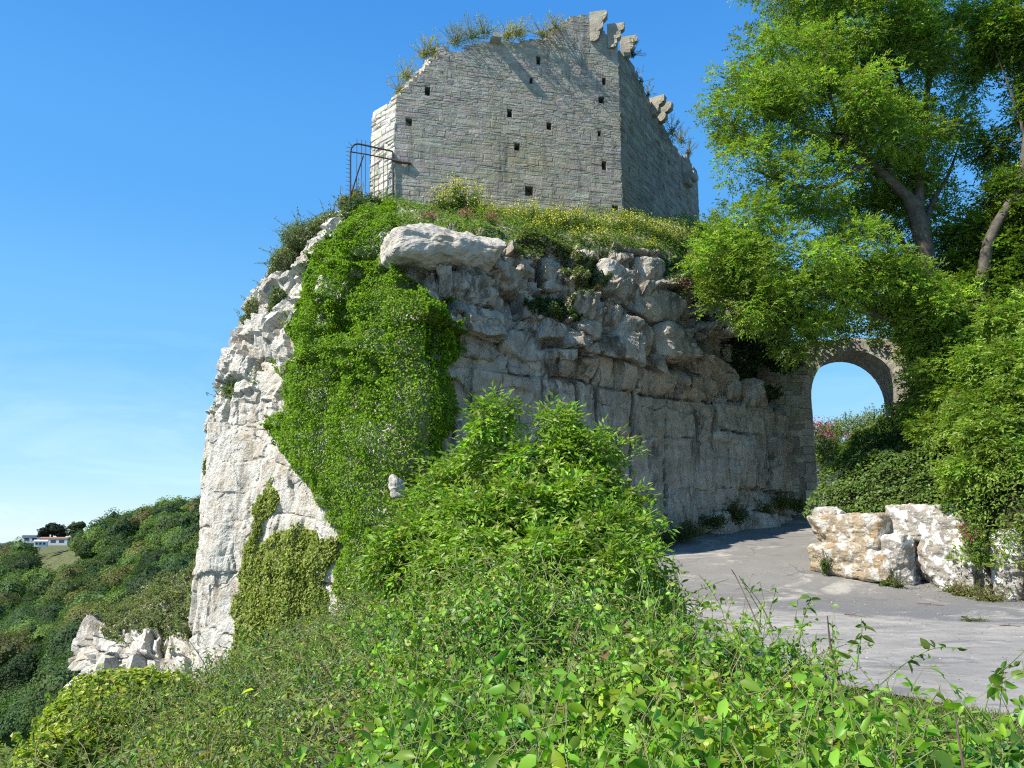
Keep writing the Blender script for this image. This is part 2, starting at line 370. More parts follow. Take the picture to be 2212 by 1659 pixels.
# ------------------------------------------------------------------ terrain functions
def tps(pts):
    pts = np.asarray(pts, float); P = pts[:, :2]; n = len(P)
    def U(r2): return 0.5 * r2 * np.log(np.maximum(r2, 1e-12))
    K = U(((P[:, None] - P[None]) ** 2).sum(-1)) + 1e-3 * np.eye(n); Q = np.hstack([np.ones((n, 1)), P])
    A = np.block([[K, Q], [Q.T, np.zeros((3, 3))]]); w = np.linalg.solve(A, np.concatenate([pts[:, 2], np.zeros(3)]))
    def f(x, y):
        x = np.asarray(x, float); sh = x.shape; q = np.stack([x.ravel(), np.asarray(y, float).ravel()], -1); out = np.empty(len(q))
        for i in range(0, len(q), 20000):
            s = q[i:i + 20000]; out[i:i + 20000] = U(((s[:, None] - P[None]) ** 2).sum(-1)) @ w[:n] + w[n] + s @ w[n + 1:]
        return out.reshape(sh)
    return f
def sstep(a, b, x):
    t = np.clip((np.asarray(x, float) - a) / (b - a), 0, 1); return t * t * (3 - 2 * t)
def road_z(y):
    y = np.asarray(y, float); t = np.maximum(0, y - 19.0); t = np.minimum(t, 16.5); return -1.6 + 0.2 * np.where(t < 3, t * t / 6, t - 1.5)
canopy_pts = [at(*q) for q in [
    (200, 1750, 5.2), (700, 1720, 3.7), (1106, 1720, 3.4), (1600, 1700, 3.3), (2250, 1690, 3.4),
    (100, 1640, 9), (500, 1560, 6.4), (900, 1560, 4.6), (1300, 1550, 4.5), (1700, 1500, 4.6), (2200, 1545, 4.2), (2000, 1485, 4.9),
    (180, 1560, 11.5), (500, 1480, 9.6), (800, 1440, 6.6), (1100, 1400, 6.0), (1400, 1370, 5.9), (1700, 1405, 6.0), (1560, 1350, 6.9),
    (250, 1480, 15), (480, 1455, 13.5), (650, 1390, 10), (850, 1320, 8.2), (1100, 1280, 7.6), (1300, 1260, 7.6), (1450, 1270, 8.0),
    (545, 1430, 17), (700, 1330, 12.5), (850, 1240, 10.8), (1100, 1190, 9.6), (1350, 1190, 9.4), (1430, 1215, 10),
    (560, 1425, 24), (700, 1330, 20), (850, 1260, 19), (1000, 1210, 18), (1300, 1200, 18), (1400, 1196, 21), (1200, 1200, 13)]]
canopy = tps(canopy_pts)
XB = lambda y: np.interp(y, [2.5, 3.6, 4.4, 5.2, 6.3, 7.5, 9, 11, 14, 18, 22, 26], [2.75, 2.85, 2.9, 2.85, 2.6, 2.3, 2.2, 2.45, 2.9, 3.4, 4.0, 4.6])
XL = lambda y: np.interp(y, [2.5, 4, 9, 12, 15, 17, 20, 25], [-4.2, -4.6, -5.5, -6.6, -7.7, -8.0, -7.6, -7.6])
def ground_z(x, y):
    """solid ground under the plants"""
    rz = road_z(y); c = canopy(x, y) - 0.85
    g = np.where(x > XB(y) - 0.5, rz, np.minimum(rz, c))
    t = sstep(0, 1.6, XB(y) - x); g = rz * (1 - t) + np.minimum(rz, c) * t
    d = XL(y) + 0.2 - x; g = g - np.where(d > 0, 1.6 * d + 0.05 * d * d, 0)
    return g

# ------------------------------------------------------------------ setting: ground, road, hill, sea
def heightfield(name, xs, ys, fz, m, smooth=True):
    X, Y = np.meshgrid(xs, ys); Z = fz(X, Y); nx, ny = len(xs), len(ys)
    i = (np.arange(ny - 1)[:, None] * nx + np.arange(nx - 1)[None]); Fq = np.stack([i, i + 1, i + 1 + nx, i + nx], -1).reshape(-1, 4)
    a = Acc(); a.add(np.stack([X, Y, Z], -1).reshape(-1, 3), Fq, (0.1, 0.1, 0.05)); o = a.build(name, m, loc=(0, 0, 0), smooth=smooth)
    o['kind'] = 'structure'; return o
heightfield('ground', np.arange(-14, 40, 0.4), np.arange(-6, 70, 0.4), lambda x, y: ground_z(x, np.clip(y, 2.6, 60)) - 0.03 + 0.05 * fbm(np.stack([x, y, x * 0], -1) * 0.8, 3) * (x < XB(y)), M_SOIL)

def build_road():
    ys = np.arange(2.0, 60, 0.18); left = np.interp(ys, [2, 5, 6.3, 7.8, 9, 10, 14, 22, 27.5, 33, 36, 60], [6.4, 5.6, 5.15, 4.75, 4.1, 2.6, 2.8, 4.0, 5.0, 11.6, 12.5, 14]) - 0.2
    right = np.interp(ys, [2, 19, 24, 25.5, 33, 36, 60], [20, 16, 10.4, 10.6, 17, 17.5, 26])
    left = left + 0.12 * fbm(np.stack([ys * 1.7, ys * 0, ys * 0], -1), 3); k = 90; u = np.linspace(0, 1, k)
    X = left[:, None] * (1 - u) + right[:, None] * u; Y = np.repeat(ys[:, None], k, 1)
    Z = road_z(Y) + 0.012 + 0.035 * fbm(np.stack([X, Y, X * 0], -1) * 0.35, 3)
    i = (np.arange(len(ys) - 1)[:, None] * k + np.arange(k - 1)[None]); Fq = np.stack([i, i + 1, i + 1 + k, i + k], -1).reshape(-1, 4)
    a = Acc(); a.add(np.stack([X, Y, Z], -1).reshape(-1, 3), Fq); o = a.build('road', M_ROAD, loc=(0, 0, 0), smooth=True); o['kind'] = 'structure'
build_road()

hill_pts = [at(*q) for q in [(440, 1138, 150), (330, 1142, 180), (240, 1152, 220), (170, 1168, 260), (100, 1186, 320), (30, 1200, 330), (-60, 1205, 360), (-200, 1215, 380),
    (430, 1290, 80), (300, 1330, 85), (200, 1350, 95), (100, 1345, 125), (0, 1360, 130), (-150, 1400, 130), (450, 1430, 48), (220, 1500, 48), (100, 1570, 46), (0, 1640, 42), (-200, 1750, 40),
    (0, 1262, 220), (-150, 1280, 220), (250, 1240, 150), (120, 1205, 270), (350, 1230, 120), (600, 1130, 160), (600, 1300, 80), (700, 1500, 45), (900, 1400, 80), (900, 1150, 200)]]
hill_pts = [p - np.array([0, 0, 1.2 + 0.004 * p[1]]) for p in hill_pts]
hill = tps(hill_pts)
def build_hill():
    ys = np.concatenate([np.arange(22, 100, 2.0), np.arange(100, 420, 6.0)]); k = 60; u = np.linspace(-0.95, -0.06, k)
    Y = np.repeat(ys[:, None], k, 1); X = Y * u[None]; Z = hill(X, Y)
    i = (np.arange(len(ys) - 1)[:, None] * k + np.arange(k - 1)[None]); Fq = np.stack([i, i + 1, i + 1 + k, i + k], -1).reshape(-1, 4)
    a = Acc(); a.add(np.stack([X, Y, Z], -1).reshape(-1, 3), Fq); o = a.build('hill', M_SCRUB, loc=(0, 0, 0), smooth=True); o['kind'] = 'structure'
build_hill()
a = Acc(); a.add([(-9000, -200, -48), (9000, -200, -48), (9000, 15000, -48), (-9000, 15000, -48)], [(0, 1, 2, 3)]); o = a.build('sea', M_SEA, loc=(0, 0, -48)); o['kind'] = 'structure'

# ------------------------------------------------------------------ cliff
A0 = np.array([4.8, 28.0, 0]); FD = nrm(np.array([0.806, 0.592, 0])); FN = np.array([FD[1], -FD[0], 0])
def rf(px, py, off=0.0): return hit(px, py, A0 + FN * off, FN)
def cr(a, b, c, d, t): return 0.5 * (2 * b + (c - a) * t + (2 * a - 5 * b + 4 * c - d) * t * t + (3 * b - a - 3 * c + d) * t ** 3)
def resample(ctrl, nu, nv, uw=None):
    """ctrl[col][row] -> smooth grid nu x nv"""
    C = np.asarray(ctrl, float)
    def axis0(C, n):
        m = len(C); seg = np.linalg.norm(np.diff(C, axis=0), axis=-1).mean(axis=1); cum = np.concatenate([[0], np.cumsum(seg)])
        s = np.linspace(0, cum[-1], n); i = np.clip(np.searchsorted(cum, s, 'right') - 1, 0, m - 2); t = (s - cum[i]) / np.maximum(seg[i], 1e-9)
        g = lambda k: C[np.clip(k, 0, m - 1)]
        sh = (-1,) + (1,) * (C.ndim - 1); out = cr(g(i - 1), g(i), g(i + 1), g(i + 2), t.reshape(sh))
        return out, i + t
    G, ui = axis0(C, nu); G2, vi = axis0(np.swapaxes(G, 0, 1), nv)
    return np.swapaxes(G2, 0, 1), ui, vi
def grid_normals(G):
    du = np.gradient(G, axis=0); dv = np.gradient(G, axis=1); n = nrm(np.cross(du, dv)); return n
def blur(A, k):
    for _ in range(k):
        for ax in (0, 1):
            A = 0.5 * A + 0.25 * (np.roll(A, 1, ax) + np.roll(A, -1, ax))
    return A
def blocks(u, v, rows, jw, seed, amp, gw=0.06, gd=0.22, rnd=0.12, warp=0.35, rowamp=0.0):
    """jointed rock: rows = increasing v boundaries; jw[r] = mean block width; amp[r] = offset size. Returns offset, groove"""
    r_ = np.random.default_rng(seed); P = np.stack([u, v, u * 0], -1)
    u = u + warp * 0.8 * fbm(P * 0.7 + 5, 3, seed); v = v + warp * fbm(P * np.array([0.45, 0.3, 1]) + 9, 3, seed + 9)
    ri = np.clip(np.searchsorted(rows, v) - 1, 0, len(rows) - 2); off = np.zeros_like(u); dist = np.full_like(u, 9.0)
    for r in range(len(rows) - 1):
        m = ri == r
        if not m.any(): continue
        j = [u.min() - 3]
        while j[-1] < u.max() + 3: j.append(j[-1] + jw[r] * r_.uniform(0.45, 1.6))
        j = np.array(j); nb = len(j); ob = r_.normal(size=nb) * amp[r] + rowamp * r_.normal(); tu = r_.normal(size=nb) * amp[r] * 0.5; tv = r_.normal(size=nb) * amp[r] * 0.5
        uu, vv = u[m], v[m]; k = np.clip(np.searchsorted(j, uu) - 1, 0, nb - 2)
        w = j[k + 1] - j[k]; h = rows[r + 1] - rows[r]; cu = (uu - j[k]) / w * 2 - 1; cv = (vv - rows[r]) / h * 2 - 1
        off[m] = ob[k] + tu[k] * cu + tv[k] * cv
        deep = r_.uniform(0.2, 1.0, nb); dd = np.minimum(np.minimum(uu - j[k], j[k + 1] - uu) + (1 - deep[k]) * 0.06, np.minimum(vv - rows[r], rows[r + 1] - vv))
        dist[m] = dd
    dist = dist + 0.05 * fbm(P * 4.0, 3, seed + 21); br = np.clip(0.5 + 1.0 * fbm(P * np.array([0.9, 0.9, 1]) + 31, 3, seed + 22), 0.05, 1.0)
    g = np.exp(-(np.maximum(dist, 0) / gw) ** 2) * br; off = off - gd * g - rnd * np.clip(1 - dist / 0.35, 0, 1) ** 2
    return off, g

def facets(u, v, sc, seed, amp, tilt):
    """broken rock: each Voronoi cell is its own tilted plane"""
    x, y = u / sc, v / sc; ix, iy = np.floor(x).astype(np.int64), np.floor(y).astype(np.int64); best = np.full(u.shape, 1e9); o = np.zeros(u.shape)
    for dx in (-1, 0, 1):
        for dy in (-1, 0, 1):
            cx, cy = ix + dx, iy + dy; z = cx * 0; fx, fy = cx + _h(cx, cy, z, seed), cy + _h(cx, cy, z, seed + 1); ax, ay = x - fx, y - fy; d = ax * ax + ay * ay
            val = amp * (_h(cx, cy, z, seed + 2) * 2 - 1) + tilt * sc * (ax * (_h(cx, cy, z, seed + 3) * 2 - 1) + ay * (_h(cx, cy, z, seed + 4) * 2 - 1))
            m = d < best; o = np.where(m, val, o); best = np.where(m, d, best)
    return o
def col(px, rows): return [at(px + (q[2] if len(q) > 2 else 0), q[0], q[1]) for q in rows]
LC = []
# hidden return behind the left skyline
LC.append([at(*q) for q in [(470, 1500, 38), (470, 1330, 38), (480, 1180, 38), (500, 1000, 38), (520, 880, 38), (560, 720, 38), (620, 600, 38), (680, 520, 38), (720, 480, 37), (740, 462, 36)]])
LC.append([at(*q) for q in [(404, 1500, 29.6), (412, 1340, 29.4), (430, 1180, 29), (445, 1000, 29.3), (466, 880, 29.6), (520, 720, 30.2), (585, 600, 30.5), (640, 515, 30.8), (690, 475, 31), (725, 458, 31)]])
LC.append([at(*q) for q in [(510, 1500, 27.0), (520, 1340, 27), (530, 1180, 27), (548, 1000, 27.2), (566, 880, 27.6), (590, 720, 28.2), (640, 600, 28.8), (700, 500, 29.2), (740, 468, 29.6), (770, 450, 30)]])
LC.append([at(*q) for q in [(640, 1470, 24.8), (650, 1340, 24.8), (655, 1180, 24.8), (660, 1000, 24.9), (665, 880, 25.1), (675, 720, 25.6), (710, 600, 26.3), (760, 480, 27.2), (790, 455, 28.3), (815, 438, 29.6)]])
LC.append([at(*q) for q in [(780, 1420, 22.7), (785, 1330, 22.7), (790, 1180, 22.7), (795, 1000, 22.8), (798, 880, 22.9), (800, 720, 23.2), (805, 610, 23.7), (825, 500, 24.8), (845, 465, 26.8), (860, 440, 29.2)]])
LC.append([at(900, 1400, 22.25), at(900, 1300, 22.2), at(900, 1180, 22.15), at(905, 1000, 22.15), at(905, 880, 22.2), at(905, 720, 22.5), at(905, 620, 23), at(910, 510, 24.3), at(915, 475, 26.6), at(915, 446, 29.2)])
for px, e, offs, mid, foot, fd in [
    (985, 505, (0, 0, 0, 0, 0.15, 0.2, 0.1, -0.7), 478, 452, 29.4),
    (1090, 520, (0, 0, 0, 0, 0.2, 0.25, 0.0, -0.5), 484, 456, 29.9),
    (1230, 545, (0, 0, 0, 0.0, 0.4, 0.25, -0.2, -0.6), 500, 460, 30.6),
    (1340, 545, (0, 0, 0, 0.0, 0.5, 0.3, 0.0, -0.3), 505, 466, 31.2),
    (1450, 575, (0, 0, 0, 0.0, 0.55, 0.35, 0.0, -0.5), 520, 478, 33.0),
    (1545, 640, (0, 0, 0, 0.0, 0.5, 0.35, 0.1, -0.4), 545, 490, 36.0)]:
    ys_ = [1330, 1200, 1050, 850, 760, 690, e + 60, e]
    LC.append([rf(px, y, o_) for y, o_ in zip(ys_, offs)] + [at(px, mid, fd - 2.0), at(px + 5, foot, fd)])
LC.append([rf(1610, y, -2.2) for y in [1330, 1200, 1050, 850, 760, 700, 680, 650]] + [at(1600, 560, 37), at(1590, 500, 39)])
LC.append([rf(1680, y, -4.5) for y in [1330, 1200, 1050, 850, 760, 720, 700, 660]] + [at(1680, 580, 40), at(1660, 510, 42)])
NU, NV = 1050, 430
G, gu, gv = resample(LC, NU, NV)
GN = grid_normals(blur(G, 6))
# make normals face outwards
if (GN[NU // 4:NU // 2, 60:250] * np.array([0, -1, 0])).sum() < 0: GN = -GN
ua = np.concatenate([[0], np.cumsum(np.linalg.norm(np.diff(G[:, 150], axis=0), axis=-1))])
ucor = np.interp(4.5, gu, ua)
U = np.repeat((ua - ucor)[:, None], NV, 1); Vz = G[..., 2].copy()
vi = np.repeat(gv[None], NU, 0)
rowsR = np.array([-9, 0.2, 5.1, 6.05, 7.0, 7.9, 8.6, 9.2, 9.9, 10.6, 14.]); offR, grR = blocks(U, Vz, rowsR, [2.4, 2.5, 1.3, 1.7, 1.5, 1.1, 0.9, 0.8, 0.8, 1.2], 5, [0.07, 0.07, 0.14, 0.34, 0.36, 0.32, 0.26, 0.2, 0.2, 0.1], 0.04, 0.22, 0.03, 0.16)
rowsL = np.array([-9, -3.2, -1.2, 0.6, 2.4, 3.6, 4.7, 5.6, 6.5, 7.4, 8.3, 9.2, 10.2, 14]); offL, grL = blocks(U, Vz, rowsL, [2.0, 2.6, 2.2, 2.4, 1.5, 1.3, 1.1, 1.2, 1.0, 1.1, 0.9, 1, 1], 8, [0.06, 0.06, 0.04, 0.04, 0.07, 0.14, 0.18, 0.2, 0.2, 0.2, 0.2, 0.2, 0.2], 0.03, 0.07, 0.02, 0.3)
wR = sstep(-0.6, 0.6, U); off = offL * (1 - wR) + offR * wR; gr = grL * (1 - wR) + grR * wR
# two deep vertical fissures in the shaded face
for (pts_, wdt, dep) in [([(1235, 770), (1243, 830), (1247, 900), (1250, 960), (1246, 1100), (1250, 1250)], 0.09, 0.75), ([(1275, 765), (1285, 790), (1283, 830)], 0.05, 0.4), ([(1372, 820), (1366, 900), (1374, 960), (1366, 1040), (1352, 1110), (1360, 1250)], 0.06, 0.5), ([(1553, 850), (1552, 950), (1562, 1010), (1566, 1120), (1560, 1250)], 0.06, 0.4)]:
    q = np.array([rf(*p_) for p_ in pts_]); cu = (q - rf(1240, 1050)) @ FD
    gu_ = (G - rf(1240, 1050)) @ FD; c = np.interp(Vz, q[::-1, 2], cu[::-1]) + 0.05 * fbm(np.stack([U * 0, Vz * 1.5, U * 0], -1), 3)
    inside = (Vz < q[0, 2]) & (U > 0); gg = np.exp(-((gu_ - c) / wdt) ** 2) * inside
    off = off - dep * gg; gr = np.maximum(gr, gg)
P3 = G * 1.0
rough = 0.05 * fbm(P3 * 0.6, 2, 31) + 0.03 * fbm(P3 * 3.5, 4, 37) - 0.03 * np.abs(fbm(P3 * np.array([2.2, 2.2, 1.2]), 4, 38))
upper = sstep(5.0, 6.0, vi) * wR * 0.04 * np.abs(fbm(P3 * 1.7, 4, 41))
# left face: fluted, vertical scour marks low down
flute = 0.10 * fbm(np.stack([U * 1.6, Vz * 0.35, U * 0], -1), 4, 51) * (1 - wR)
fade = 1 - sstep(7.0, 7.5, vi); edgefade = sstep(0.0, 0.6, np.repeat(gu[:, None], NV, 1))
fu, fv = U + 0.25 * fbm(P3 * 1.2, 3, 81), Vz + 0.2 * fbm(P3 * 1.2, 3, 82)
hi = sstep(4.8, 6.0, Vz) * wR + sstep(3.0, 5.5, Vz) * (1 - wR); lo_ = 1 - hi
def rect(sz_v, sz_u, seed, amp, gd_):
    rr = np.arange(-12, 16, sz_v) + 0.25 * sz_v * np.sin(np.arange(len(np.arange(-12, 16, sz_v))) * 2.4)
    n_ = len(rr) - 1; o_, g_ = blocks(fu, fv, rr, [sz_u] * n_, seed, [amp] * n_, 0.022, gd_, 0.0, 0.12); return o_, g_
b2, g2 = rect(0.62, 0.8, 90, 0.13, 0.08); b3, g3 = rect(0.3, 0.42, 95, 0.05, 0.03); b4, g4 = rect(1.7, 1.05, 97, 0.05, 0.07)
crush = np.clip(0.5 + 1.1 * fbm(P3 * 0.55, 3, 99), 0, 1)                  # where the beds are shattered
fac = hi * (b2 * (0.5 + 0.6 * crush) + b3 * crush * 1.3 + facets(fu, fv, 0.28, 93, 0.015, 0.25) * crush) + lo_ * (b4 * (0.8 - 0.4 * (1 - wR)) + facets(fu, fv * 0.7, 0.6, 102, 0.012, 0.05) + b3 * (0.25 - 0.17 * (1 - wR)))
gr = np.maximum(gr, lo_ * g4 * (0.25 + 0.55 * wR)); gr = np.maximum(gr, np.maximum(g2 * hi * 0.7, g3 * hi * crush * 0.6))
D_ = (off + rough + flute - upper + fac) * fade * edgefade
CL = G + GN * D_[..., None]
CL += (1 - fade)[..., None] * np.array([0, 0, 1.0]) * (0.12 * fbm(P3 * 0.9, 3, 61))[..., None]
ii = (np.arange(NU - 1)[:, None] * NV + np.arange(NV - 1)[None]); CF = np.stack([ii, ii + NV, ii + NV + 1, ii + 1], -1).reshape(-1, 4)
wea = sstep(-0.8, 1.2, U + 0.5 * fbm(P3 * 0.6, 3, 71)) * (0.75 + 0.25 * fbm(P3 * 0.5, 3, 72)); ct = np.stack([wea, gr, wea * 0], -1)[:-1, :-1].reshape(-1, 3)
a = Acc(); a.add(CL.reshape(-1, 3), CF, ct); o = a.build('cliff', M_FACE, loc=(0, 0, 0), smooth=False); o['kind'] = 'structure'
CLN = grid_normals(blur(CL, 14)); CLN = np.where(((CLN * GN).sum(-1) < 0)[..., None], -CLN, CLN)

def poly_in(px, py, poly):
    poly = np.asarray(poly, float); ins = np.zeros(px.shape, bool); n = len(poly)
    for i in range(n):
        x1, y1 = poly[i]; x2, y2 = poly[(i + 1) % n]; c = ((y1 > py) != (y2 > py)) & (px < (x2 - x1) * (py - y1) / (y2 - y1 + 1e-12) + x1); ins ^= c
    return ins
def poly_dist(px, py, poly):
    poly = np.asarray(poly, float); d = np.full(px.shape, 1e9); n = len(poly)
    for i in range(n):
        a_, b_ = poly[i], poly[(i + 1) % n]; ab = b_ - a_; t = np.clip(((px - a_[0]) * ab[0] + (py - a_[1]) * ab[1]) / (ab @ ab), 0, 1)
        d = np.minimum(d, np.hypot(px - a_[0] - t * ab[0], py - a_[1] - t * ab[1]))
    return d
def sample_grid(Gp, Nn, mask, n):
    """random points on a grid surface, area weighted, where mask (cells) is set"""
    A_ = np.linalg.norm(np.cross(Gp[1:, :-1] - Gp[:-1, :-1], Gp[:-1, 1:] - Gp[:-1, :-1]), axis=-1) * mask; f = A_.ravel(); c = np.cumsum(f); 
    k = np.searchsorted(c, rng.random(n) * c[-1]); i, j = np.unravel_index(np.minimum(k, len(f) - 1), A_.shape); s, t = rng.random((2, n))
    bl = lambda Q: (Q[i, j] * ((1 - s) * (1 - t))[:, None] + Q[i + 1, j] * (s * (1 - t))[:, None] + Q[i, j + 1] * ((1 - s) * t)[:, None] + Q[i + 1, j + 1] * (s * t)[:, None])
    return bl(Gp), nrm(bl(Nn)), i, j
CPX, CPY = project(CL)
CPXc, CPYc = CPX[:-1, :-1], CPY[:-1, :-1]
def rough_edge(px, py, amp=14, s=3): 
    q = np.stack([px * 0.02, py * 0.02, px * 0], -1); return px + amp * fbm(q, 4, s), py + amp * fbm(q + 50, 4, s)
def ivy(name, label, poly, n, size, base, thick, pale=0.0, pale_col=(0.3, 0.36, 0.08), mat=M_IVY, parts=True, lump=1.0, amp=12, vlim=None, cat='ivy', droop=0.5, var=0.28):
    ex, ey = rough_edge(CPXc, CPYc, amp); m = poly_in(ex, ey, poly)
    if vlim is not None: m &= (vi[:-1, :-1] > vlim[0]) & (vi[:-1, :-1] < vlim[1])
    m &= (CLN[:-1, :-1] * nrm(CL[:-1, :-1])).sum(-1) < 0.35
    P, N, i, j = sample_grid(CL, GN, m, n); x, y = project(P); x, y = rough_edge(x, y, amp)
    d = poly_dist(x, y, poly); th = thick * np.sqrt(np.clip(d / 60.0, 0.02, 1)); l = 0.7 + 0.4 * fbm(P * 0.8 * lump, 3, 13) + 0.4 * np.abs(fbm(P * 3.2 * lump, 3, 17))
    h = th * np.clip(l, 0.1, 1.6) + 0.06; lay = 1 - rng.random(n) ** 1.5 * 0.8
    gl = np.array([0.0, 0.0, 0.55])
    root = thing(name, label, cat, P[P[:, 2].argmin()]); a = Acc()
    leaf_quads(a, P + N * (h * lay)[:, None], N + gl, size, 0.85, 0.6, tints(n, base, var, 0.12, pale, pale_col), droop)
    a.build('foliage', mat, root)
    s = Acc()
    for k in range(60):
        q = P[rng.integers(n)]; pts = [q + GN[200, 100] * 0.0]
        for _ in range(6): pts.append(pts[-1] + np.array([rng.normal() * 0.1, rng.normal() * 0.05, -0.16]))
        pts = np.array(pts) + N[rng.integers(n)] * 0.05; tube(s, pts, 0.012, 0.006, (0.12, 0.09, 0.06), 4)
    s.build('stem', M_BARK, root)
    return root, m
ivy('ivy', 'large curtain of bright green ivy hanging over the corner of the cliff', [(740, 500), (790, 440), (850, 445), (880, 500), (835, 520), (845, 590), (890, 610), (945, 640), (978, 690), (985, 760), (972, 800), (990, 880), (985, 930), (940, 1000), (910, 1060), (880, 1130), (860, 1250), (800, 1300), (735, 1290), (740, 1180), (700, 1090), (680, 1060), (635, 1030), (588, 960), (588, 920), (622, 880), (632, 760), (625, 720), (645, 640), (655, 590), (690, 530)], 105000, 0.078, (0.13, 0.225, 0.009), 0.55, 0.06, (0.20, 0.29, 0.03), var=0.3, lump=1.0, amp=18)
ivy('ivy', 'pale yellowish ivy climbing the lower white cliff in ragged fingers', [(585, 1035), (600, 1060), (612, 1100), (575, 1135), (562, 1180), (620, 1160), (650, 1140), (680, 1172), (722, 1150), (735, 1190), (722, 1260), (690, 1330), (610, 1390), (530, 1430), (512, 1405), (518, 1330), (497, 1330), (493, 1290), (515, 1265), (525, 1190), (548, 1150), (560, 1085)], 15000, 0.10, (0.16, 0.20, 0.035), 0.25, 0.45, (0.33, 0.36, 0.10), amp=16)
ivy('ivy', 'dark ivy hanging in the shaded hollow between the cliff and the arch', [(1555, 640), (1600, 600), (1700, 600), (1720, 820), (1690, 840), (1600, 835), (1560, 790)], 9000, 0.12, (0.035, 0.06, 0.015), 0.5)  # leaf tint darkened to paint the hollow's shadow
# plants hanging over the edge of the shaded face
for lab, poly, n, base in [('tuft of dark grass drooping over the cliff edge beneath the yellow flowers', [(1110, 500), (1240, 540), (1300, 560), (1320, 590), (1300, 620), (1260, 640), (1230, 610), (1180, 560), (1120, 545)], 5000, (0.10, 0.13, 0.03)),
                          ('low dark weeds growing on a ledge in the middle of the shaded face', [(1110, 640), (1180, 650), (1250, 680), (1270, 700), (1200, 700), (1120, 670)], 1800, (0.05, 0.08, 0.02)),
                          ('green weeds spilling over the right end of the shaded cliff top', [(1420, 560), (1540, 570), (1560, 650), (1500, 640), (1430, 600)], 4000, (0.09, 0.14, 0.03))]:
    ivy('cliff_plant', lab, poly, n, 0.11, base, 0.35, cat='plant', mat=M_LEAF)

# lower yellow buttress at the right end of the shaded face
def patch_rock(name, ctrl, nu, nv, mat, rows, jw, amp, seed, wea_v, kind='structure', label=None, cat=None, sub_=1.0):
    Gp, u_, v_ = resample(ctrl, nu, nv); Nn = grid_normals(blur(Gp, 4))
    c = Gp.mean((0, 1)); 
    if (Nn * nrm(Gp)).sum() > 0: Nn = -Nn
    ul = np.concatenate([[0], np.cumsum(np.linalg.norm(np.diff(Gp[:, nv // 3], axis=0), axis=-1))]); Uu = np.repeat(ul[:, None], nv, 1)
    of, g = blocks(Uu, Gp[..., 2], np.array(rows), jw, seed, amp, 0.035, 0.2, 0.03, 0.15, 0.16 if sub_ > 0.5 else 0.0)
    for q_, (sv, su, am) in enumerate(((0.55, 0.7, 0.10), (0.27, 0.36, 0.045))):
        o_, g_ = blocks(Uu, Gp[..., 2], np.arange(-14, 12, sv), [su] * len(np.arange(-14, 12, sv)), seed + 40 + q_, [am * sub_] * len(np.arange(-14, 12, sv)), 0.022, 0.05 * sub_, 0.0, 0.12); of = of + o_
    Cp = Gp + Nn * (of + 0.06 * fbm(Gp * 0.9, 2, seed) + 0.03 * fbm(Gp * 4, 3, seed))[..., None]
    ii = (np.arange(nu - 1)[:, None] * nv + np.arange(nv - 1)[None]); Fq = np.stack([ii, ii + nv, ii + nv + 1, ii + 1], -1).reshape(-1, 4)
    a = Acc(); a.add(Cp.reshape(-1, 3), Fq, np.stack([np.full(g.shape, wea_v), g, g * 0], -1)[:-1, :-1].reshape(-1, 3)); o = a.build(name, mat, loc=(0, 0, 0) if kind == 'structure' else None, smooth=False)
    if kind == 'structure': o['kind'] = 'structure'
    else: tag(o, label, cat)
    return Cp, Nn
bw = [[rf(1535, y, o_) for y, o_ in ((1300, .0), (1100, .0), (980, 0), (900, 0), (862, -0.1), (845, -0.8), (835, -2.2))],
      [rf(1560, y, o_) for y, o_ in ((1300, .3), (1100, .3), (980, .3), (900, .3), (868, .15), (850, -0.6), (840, -2.2))],
      [rf(1630, y, o_) for y, o_ in ((1300, .35), (1100, .35), (980, .3), (900, .3), (873, .2), (856, -0.6), (845, -2.2))],
      [rf(1690, y, o_) for y, o_ in ((1300, .35), (1100, .35), (980, .3), (910, .3), (884, .2), (866, -0.6), (855, -2.0))],
      [rf(1712, y, o_) for y, o_ in ((1300, .0), (1100, .0), (980, -0.1), (910, -0.1), (892, -0.3), (872, -1), (862, -2.0))],
      [rf(1718, y, o_) for y, o_ in ((1300, -2), (1100, -2), (980, -2), (910, -2), (895, -2), (875, -2.2), (865, -2.6))]]
patch_rock('rock_outcrop', bw, 200, 170, M_FACE, [-5, 1.0, 1.9, 4.1, 8], [1.2, 1.4, 1.1, 1.5], [0.12, 0.1, 0.1, 0.1], 21, 0.55, 'thing', 'ochre stained rock buttress low at the right end of the shaded cliff', 'rock', 0.35)

# ledge with scrub, lower left
lg = [[at(*q) for q in [(225, 1530, 40), (225, 1460, 40), (225, 1400, 40), (235, 1360, 40.5), (270, 1325, 41), (320, 1290, 42)]],
      [at(*q) for q in [(208, 1530, 33), (206, 1450, 33), (200, 1385, 33.2), (213, 1350, 33.8), (252, 1318, 35.5), (330, 1275, 38)]],
      [at(*q) for q in [(265, 1540, 31), (265, 1470, 31), (262, 1412, 31.2), (272, 1375, 31.8), (312, 1315, 33.8), (385, 1255, 36)]],
      [at(*q) for q in [(360, 1570, 29.6), (360, 1505, 29.5), (350, 1442, 29.8), (352, 1395, 30.6), (380, 1320, 32.5), (435, 1235, 34.5)]],
      [at(*q) for q in [(470, 1570, 28), (470, 1505, 28), (465, 1462, 28.2), (458, 1420, 28.8), (445, 1330, 30.5), (460, 1225, 33)]],
      [at(*q) for q in [(530, 1570, 27), (530, 1505, 27), (530, 1462, 27.4), (520, 1420, 28), (500, 1330, 30), (500, 1225, 33)]]]
